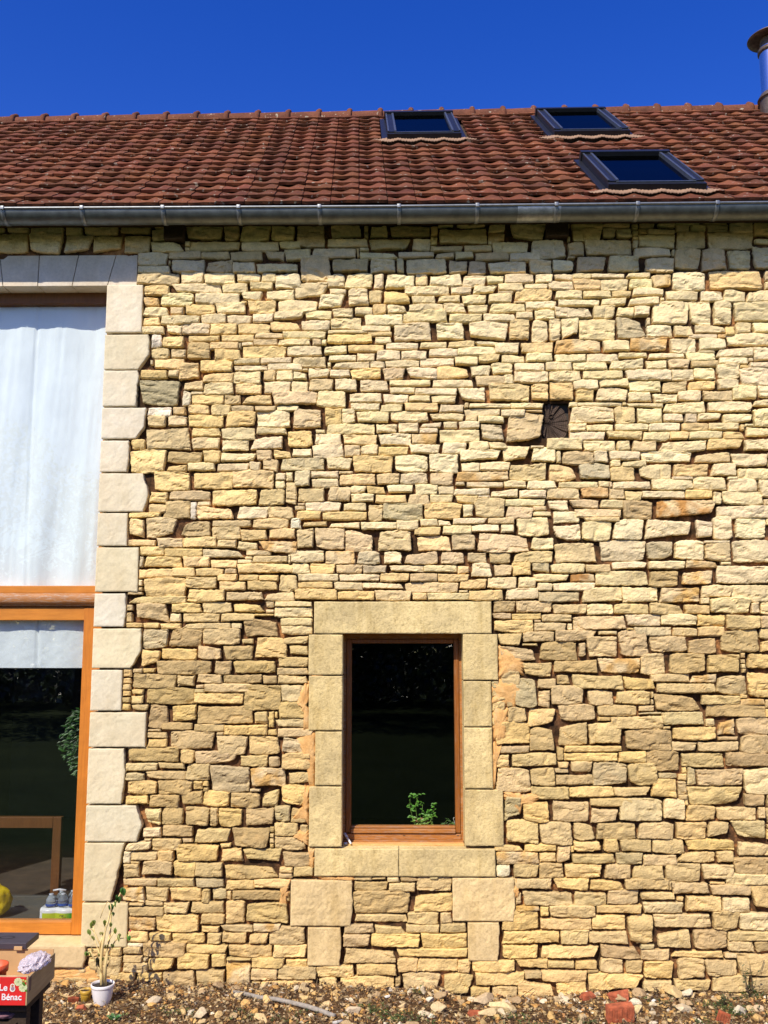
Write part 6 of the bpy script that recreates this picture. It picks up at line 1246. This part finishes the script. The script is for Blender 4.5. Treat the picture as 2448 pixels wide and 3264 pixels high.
for (x, y, c, s, cnt) in ((1440, 490, (.05, .16, .02), .030, 7), (1385, 580, (.05, .13, .02), .028, 8), (1370, 640, (.10, .18, .03), .022, 4), (1305, 665, (.05, .13, .02), .028, 7), (1085, 875, (.20, .26, .04), .026, 4), (1090, 905, (.10, .12, .02), .024, 3), (1048, 978, (.20, .28, .05), .024, 4), (1235, 855, (.24, .30, .05), .024, 4), (1362, 955, (.16, .22, .03), .026, 4), (1400, 1030, (.38, .42, .14), .026, 4), (1515, 1045, (.10, .30, .04), .022, 5), (1022, 1232, (.16, .26, .05), .022, 4), (1085, 1190, (.35, .30, .12), .018, 3), (1140, 1310, (.05, .045, .02), .028, 5), (1155, 1350, (.04, .035, .02), .022, 3), (1280, 1290, (.22, .24, .06), .02, 3), (1200, 1140, (.35, .32, .12), .016, 2), (1118, 1450, (.05, .03, .02), .012, 2), (1260, 1150, (.30, .34, .09), .02, 3), (1190, 1010, (.34, .34, .1), .018, 3), (1310, 900, (.22, .28, .06), .02, 3), (1165, 1255, (.3, .28, .1), .02, 3), (1330, 1150, (.18, .24, .05), .02, 3), (1250, 1380, (.3, .26, .1), .02, 3), (1210, 1290, (.2, .22, .06), .022, 3), (1100, 1040, (.3, .33, .08), .02, 3), (1340, 760, (.1, .18, .03), .02, 3), (1075, 1250, (.3, .3, .1), .018, 3)):
    p = at(*zp(x, y), PY - .01)
    for k in range(cnt):
        a = sy.uniform(0, 6.28); g_ = sy.uniform(.7, 1.3); pp = p + np.array([sy.uniform(-.006, .006), sy.uniform(-.01, .01), sy.uniform(-.004, .008)])
        leaf(mb, pp, (math.cos(a) * .5, -.25, -.9 + .5 * math.sin(a)), (math.cos(a), -.8, .3), 1.2 * s * sy.uniform(.7, 1.1), s * .72, (*(np.array(c) * g_), 1), .5, .5)
mb.build('leaves', LM, pl_)
p = at(*zp(1530, 985), PY); mb = MB(); mb.lathe([(.001, -.005), (.004, -.003), (.0055, .001), (.003, .005), (.001, .006)], 10, tuple(p)); mb.build('flower', simple('pink_flower', (.75, .06, .10), .6), pl_, True)
# ---- small yellow pot with a fallen stem
pg = atz(*zp(1005, 1805), .02); X2, Y2 = float(pg[0]), float(pg[1]); Z2 = float(gz(X2, Y2)) - .01; r2 = 62 / 3.687 * (Y2 + 6) / F; h2 = float(at(*zp(1005, 1672), Y2)[2]) - Z2
yp_ = empty('small_pot', (X2, Y2, Z2)); tag(yp_, 'small mustard yellow plastic pot with a dead stem trailing to the left', 'pot')
mb = MB(); mb.lathe([(.001, 0), (r2 * .74, 0), (r2 * .90, h2 * .68), (r2 * .92, h2 * .72), (r2 * 1.0, h2 * .74), (r2 * 1.02, h2), (r2 * .95, h2), (r2 * .93, h2 * .8), (r2 * .9, h2 * .6)], 28, (X2, Y2, Z2)); mb.build('pot', simple('mustard_plastic', (.46, .28, .03), .5, 0, 10, .1), yp_, True)
mb = MB(); mb.lathe([(r2 * .92, h2 * .86), (.001, h2 * .88)], 20, (X2, Y2, Z2)); mb.build('potting_soil', simple('dry_potting_soil', (.05, .03, .02), 1), yp_, True)
mb = MB()
for pts, r in (([(1000, 1670), (950, 1672), (905, 1700), (860, 1745), (790, 1765), (730, 1745), (700, 1700)], .0038), ([(950, 1672), (900, 1650), (880, 1635)], .002), ([(700, 1700), (715, 1670), (700, 1655)], .0016), ([(740, 1750), (690, 1720)], .0015)):
    mb.tube([at(*zp(*p), Y2 - .01) for p in pts], np.linspace(r, r * .55, len(pts)), 7, (.58, .42, .17, 1))
mb.build('dead_stem', STM, yp_, True)

# ---- crate on a stand at the lower left
CY0, CY1 = -2.10, -1.80
zc_t = float(at(60, 3115, CY0)[2]); zc_b = float(at(60, 3205, CY0)[2]); cxr = float(at(87, 3160, CY0)[0]); cxl = cxr - .48
print('crate', cxr, zc_t, zc_b)
cw = wood_mat('thin_crate_wood', (.36, .25, .12), (.50, .37, .19), 'y', .8); cwi = simple('crate_inner_card', (.52, .32, .14), .85, 0, 10, .12)
st_ = empty('plank_stand', ((cxl + cxr) / 2, -1.95, 0)); tag(st_, 'dark wooden stand under the red fruit crate', 'stand')
th_ = .03; zs0 = zc_b - .004
mb = MB(); mb.box((cxl - .05, CY0 + .03, zs0 - .03), (cxr - .012, CY1 - .01, zs0), bev=.003); mb.build('top_board', M['beam'], st_)
for (x, y) in ((cxl, CY0 + .06), (cxr - .075, CY0 + .09), (cxl, CY1 - .07), (cxr - .075, CY1 - .07)):
    mb = MB(); mb.box((x - .022, y - .022, float(gz(x, y)) - .02), (x + .05, y + .022, zs0 - .031), bev=.003); mb.build('leg', M['beam'], st_)
cl2 = MB(); bm = bmesh.new(); bmesh.ops.create_icosphere(bm, subdivisions=4, radius=1)
cc = at(15, 3240, CY0 + .08)
for v in bm.verts:
    n_ = 1 + .18 * float(fbm(v.co.x * 2, v.co.y * 2, v.co.z * 3, 9, 3)); v.co = Vector((v.co.x * .060 * n_, v.co.y * .07 * n_, v.co.z * .022 * n_)) + Vector((cc[0], cc[1] + .04, cc[2] + .008))
me_ = bpy.data.meshes.new('folded_cloth'); bm.to_mesh(me_); bm.free(); o = link('folded_cloth', me_, simple('dusty_purple_cloth', (.20, .10, .12), .95, 0, 30, .3, .3), None, True); tag(o, 'dusty purple cloth bundle on the shelf under the red crate', 'cloth')
mb = MB(); mb.box((cxl - .04, CY0 + .04, cc[2] - .030), (cxr - .06, CY1 - .03, cc[2] - .016), bev=.002); mb.build('shelf', M['beam'], st_)
cr = empty('fruit_crate', ((cxl + cxr) / 2, -1.95, zc_b)); tag(cr, 'thin wooden fruit crate with a red printed front and white lettering', 'crate')
mb = MB(); mb.box((cxl, CY0 + .0, zc_b), (cxr - .006, CY0 + .004, zc_t), bev=.001); redm = simple('red_printed_card', (.62, .022, .02), .45, 0, 6, .08); fpn = mb.build('front_panel', redm, cr)
mb = MB(); mb.box((cxl, CY0 + .0045, zc_t - .004), (cxr - .001, CY0 + .012, zc_t + .003)); mb.build('rim', simple('bare_card_edge', (.58, .42, .22), .8), cr)
mb = MB(); mb.box((cxr - .0055, CY0 - .0005, zc_b), (cxr, CY1, zc_t - .004), bev=.001); mb.build('side_panel', cw, cr)
mb = MB(); mb.box((cxr + .0005, CY0 + .002, zc_t - .058), (cxr + .004, CY0 + .030, zc_t - .003), bev=.0012); mb.build('corner_tab', simple('dark_corner_card', (.16, .10, .07), .8), cr)
mb = MB(); mb.box((cxl, CY0 + .004, zc_b), (cxl + .005, CY1, zc_t - .004)); mb.build('side_panel', cw, cr)
mb = MB(); mb.box((cxl, CY1 - .005, zc_b), (cxr - .006, CY1, zc_t + .012), bev=.001); mb.box((cxl, CY1 - .0055, zc_b), (cxr - .006, CY1 - .0052, zc_t - .01)); mb.build('back_panel', cwi, cr)
mb = MB(); mb.box((cxl + .005, CY0 + .0045, zc_b), (cxr - .006, CY1 - .006, zc_b + .006)); mb.build('bottom_panel', cwi, cr)
def zk(x, y): return x / 12.715, 3090 + y / 12.715
yf = CY0 - .0012
H_ = lambda a, b: abs(float(at(*zk(400, a), CY0)[2]) - float(at(*zk(400, b), CY0)[2]))
t1 = at(*zk(0, 1230), CY0); t2 = at(*zk(0, 850), CY0)
w_c = float(at(*zk(875, 1200), CY0)[0])
# lettering placed so its right end meets the measured letter edge
def text_r(body, size, xr, z, sx=1.0, bold=.0008):
    o_ = text(body, size, (0, yf, z), (R(90), 0, 0), wink, fpn, 'lettering', .0006, bold, 'LEFT', sx)
    mxx = max(v.co.x for v in o_.data.vertices)
    for v in o_.data.vertices: v.co.x += xr - mxx
    # serifs give the letters their feet
    return o_
text_r('Bénac', H_(1050, 1235) * 1.95, w_c, float(t1[2]), 1.02, .0005)
text_r('Le', H_(650, 850) * 1.85, float(at(*zk(300, 850), CY0)[0]), float(t2[2]), 1.05, .0005)
mb = MB()
def disc(c, r, col, y, sq=1.0, n=28, lobes=0):
    mb.add([(c[0], y, c[2])] + [(c[0] + r * (1 + .05 * math.cos(lobes * a)) * math.cos(a), y, c[2] + r * sq * (1 + .05 * math.cos(lobes * a)) * math.sin(a)) for a in np.linspace(0, 2 * math.pi, n, endpoint=False)], [(0, 1 + (j + 1) % n, 1 + j) for j in range(n)], (*col, 1))
u = float(at(*zk(100, 700), CY0)[0] - at(*zk(0, 700), CY0)[0]) / 100
wc = (.80, .76, .66)
c = at(*zk(510, 670), CY0); disc(c, 88 * u, wc, yf); disc(at(*zk(512, 790), CY0), 104 * u, wc, yf - .0001); disc(at(*zk(515, 660), CY0), 50 * u, (.45, .16, .08), yf - .0003); disc(at(*zk(518, 775), CY0), 72 * u, (.34, .22, .26), yf - .0004)
for (x, y, r, L_) in ((745, 410, 165, 10), (935, 735, 168, 10)):
    c = at(*zk(x, y), CY0); c[2] = min(c[2], zc_t - r * u * .98 - .001); disc(c, r * u, (.62, .66, .36), yf - .0002, .95, 40, L_); 
    for a in np.linspace(.25, 2.9, 5): mb.tube([(c[0] + r * u * .9 * math.cos(a), yf - .0004, c[2] + r * u * .85 * math.sin(a)), (c[0] - r * u * .9 * math.cos(a), yf - .0004, c[2] - r * u * .85 * math.sin(a))], .0004, 4, (.30, .36, .16, 1))
for (x, y, r) in ((960, 560, 60), (1000, 620, 50), (1040, 470, 40), (1060, 850, 45), (950, 430, 40)):
    disc(at(*zk(x, y), CY0), r * u, (.10, .22, .03) if r != 40 else (.50, .60, .14), yf - .0007, 1, 10, 5)
mb.build('printed_squashes', vm, fpn)
# red pot in the crate
c = at(-10, 3095, -2.0); mb = MB(); zb__ = zc_b + .008
rt = float(at(*zp(85, 1400), -2.0)[0]); zt__ = float(at(*zp(40, 1375), -2.0)[2])
mb.lathe([(.001, 0), (.036, 0), (.046, (zt__ - zb__) * .75), (.052, (zt__ - zb__) * .76), (.053, zt__ - zb__), (.046, zt__ - zb__), (.044, .03)], 28, (rt - .05, -2.0, zb__))
o = mb.build('flower_pot', simple('orange_red_plastic', (.60, .085, .02), .5, 0, 15, .15), None, True); tag(o, 'orange red plastic pot standing inside the fruit crate', 'pot')
# black case lying across the back of the crate
tb_ = at(*zd(575, 1105), -1.72); zt_c = float(tb_[2]); p1 = at(*zd(575, 1105), -1.70); p0 = at(*zd(360, 1165), -1.80)
bk = empty('black_case', (-1.6, -1.75, zc_t + .014)); tag(bk, 'flat dark grey case with a ring mark lying on the back edge of the crate', 'case')
zb_c = zc_t + .0135; zc2 = float(at(*zd(360, 1165), -1.80)[2]); print('case', zb_c, zc2)
hgt = .026; x1c = float(at(*zd(573, 1110), -1.68)[0])
mb = MB(); mb.box((x1c - .26, -1.815, zb_c), (x1c, -1.67, zb_c + hgt), bev=.003); mb.build('case_body', simple('dark_grey_plastic', (.055, .045, .055), .45, 0, 12, .15), bk)
mb = MB(); ec = np.array([x1c - .115, -1.742, zb_c + hgt + .0006]); n = 32
for (ra, rb, y_) in ((.036, .026, 0),):
    V = [(ec[0] + r_ * k_ * math.cos(a), ec[1] + r_ * .55 * math.sin(a), ec[2]) for r_, k_ in ((ra, 1), (rb, 1)) for a in np.linspace(0, 2 * math.pi, n, endpoint=False)]
    mb.add(V, [(j, (j + 1) % n, n + (j + 1) % n, n + j) for j in range(n)])
mb.build('ring_mark', simple('black_mark', (.008, .008, .008), .6), bk)
mb = MB(); cx_ = float(at(*zd(280, 1205), -1.812)[0]); mb.box((cx_ - .018, -1.822, zb_c - .002), (cx_ + .018, -1.816, zb_c + .014), bev=.002); mb.build('card_tab', cwi, bk)
# crumpled clear wrap
wm = bpy.data.materials.new('crumpled_clear_film'); wm.use_nodes = True; t = wm.node_tree; p = t.nodes['Principled BSDF']; p.inputs['Base Color'].default_value = (.82, .76, .80, 1); p.inputs['Roughness'].default_value = .16; p.inputs['Transmission Weight'].default_value = .45; p.inputs['IOR'].default_value = 1.2; p.inputs['Specular IOR Level'].default_value = 1
bm = bmesh.new(); bmesh.ops.create_icosphere(bm, subdivisions=4, radius=1)
a_, b_ = at(*zd(320, 1450), -1.95), at(*zd(800, 1300), -1.86); cw_ = (a_ + b_) / 2; hw = (b_[0] - a_[0]) / 2
for v in bm.verts:
    q_ = v.co.copy(); rdg = 1 - abs(float(noise(q_.x * 3.2, q_.y * 3.2, q_.z * 3.2, 5))); n_ = 1 + .30 * (rdg - .6) + .16 * float(noise(q_.x * 4.5, q_.y * 4.5, q_.z * 4.5, 9)) + .05 * float(noise(q_.x * 9, q_.y * 9, q_.z * 9, 2))
    zz_ = q_.z * (.034 if q_.z > 0 else .024)
    v.co = Vector((q_.x * hw * 1.12 * n_, q_.y * .085 * n_, zz_ * n_ + q_.x * .008))
for v in bm.verts: v.co += Vector((cw_[0] + .006, -1.95, zc_t + .004))
me_ = bpy.data.meshes.new('plastic_film'); bm.to_mesh(me_); bm.free(); o = link('plastic_film', me_, wm, None, False); tag(o, 'crumpled shiny clear plastic film on the right corner of the crate', 'plastic film')

# ---- trees and hedge across the garden, most seen mirrored in the panes
bark = simple('bark', (.08, .06, .045), .95, 0, 12, .35, .5, .02)
def tree(x, y, h, rad, sd, col, label, nleaf=4200, z0=.15):
    r = np.random.RandomState(sd); e = empty('garden_tree', (x, y, 0)); tag(e, label, 'tree', 'trees across the garden'); mb = MB()
    mb.tube([(x, y, -.2), (x + .1, y, h * .3), (x - .05, y + .1, h * .6), (x, y, h * .85)], [.20, .16, .10, .04], 8)
    cl = []
    for k in range(16):
        a = r.uniform(0, 6.28); zz = h * r.uniform(z0, .92); rr = rad * math.sqrt(max(.05, 1 - ((zz / h - .5) / .55) ** 2)) * r.uniform(.35, .95); c = (x + rr * math.cos(a), y + rr * math.sin(a), zz); cl.append(c)
        mb.tube([(x, y, zz * .7), ((x + c[0]) / 2, (y + c[1]) / 2, zz * .9), c], [.05, .03, .012], 5)
    mb.build('trunk', bark, e, True); lf = MB(); V = []; Fc = []; Cc = []
    for i in range(nleaf):
        c = cl[r.randint(16)]; d = r.normal(size=3); d /= np.linalg.norm(d); p = np.array(c) + d * rad * .48 * r.uniform(.3, 1) ** .5 * np.array((1, 1, .75)); s = r.uniform(.06, .13)
        u1 = r.normal(size=3); u1 /= np.linalg.norm(u1); v1 = np.cross(u1, d); v1 /= (np.linalg.norm(v1) + 1e-6)
        if p[2] < .02: p[2] = .05
        V += [p - u1 * s, p + v1 * s * .5, p + u1 * s, p - v1 * s * .5]; Fc.append((4 * i, 4 * i + 1, 4 * i + 2, 4 * i + 3)); Cc += [(*(np.array(col) * r.uniform(.5, 1.5)), 1)] * 4
    lf.add(V, Fc, np.array(Cc)); lf.build('crown', LMT, e)
TT = [(-16.5, -19, 7.5, 2.6, (.05, .08, .03), 'broad green tree at the far left of the garden row'), (-12.5, -21, 8.5, 2.8, (.045, .07, .03), 'tall dark green tree second from the left of the garden row'), (-8.8, -19.5, 6.5, 2.5, (.06, .09, .05), 'blue green tree in the middle left of the garden row'), (-5.2, -22, 7, 2.6, (.04, .065, .02), 'dense dark tree in the middle of the garden row'),
      (-1.6, -19, 6, 2.4, (.035, .06, .02), 'rounded dark tree opposite the small window'), (2.0, -20, 6.5, 2.5, (.04, .07, .02), 'full green tree right of the rounded one across the garden'), (5.6, -21, 7, 2.6, (.05, .08, .03), 'light green tree at the right of the garden row'), (-20.5, -21, 8, 2.9, (.04, .07, .03), 'tall tree closing the left end of the garden'), (9.5, -20, 8.5, 2.9, (.04, .07, .02), 'broad dark tree second from the right end of the garden row'), (14, -19, 9, 3.1, (.045, .07, .02), 'tall tree closing the right end of the garden')]  # rightmost trees are unseen, added to cut low sky fill under the eaves
for i, a in enumerate(TT): tree(*a[:4], i + 3, a[4], a[5])
hd = MB(); r = np.random.RandomState(9); V = []; Fc = []; Cc = []
for i in range(30000):
    p = np.array((r.uniform(-34, 24), r.uniform(-25, -23), r.uniform(0, 1) ** .8 * (4.2 + .7 * math.sin(i))))
    p[2] = r.uniform(0, 1) * (3.9 + .8 * float(math.sin(p[0] * .9) + .6 * math.sin(p[0] * 2.3))); u1 = r.normal(size=3); u1 /= np.linalg.norm(u1); v1 = np.cross(u1, (0, 1, .2)); v1 /= np.linalg.norm(v1); s = r.uniform(.10, .20)
    V += [p - u1 * s, p + v1 * s * .6, p + u1 * s, p - v1 * s * .6]; Fc.append((4 * i, 4 * i + 1, 4 * i + 2, 4 * i + 3)); Cc += [(*(np.array((.035, .055, .02)) * r.uniform(.5, 1.5)), 1)] * 4
hd.add(V, Fc, np.array(Cc)); o = hd.build('hedge', LMT); tag(o, 'long dense dark hedge closing the garden behind the trees', 'hedge')
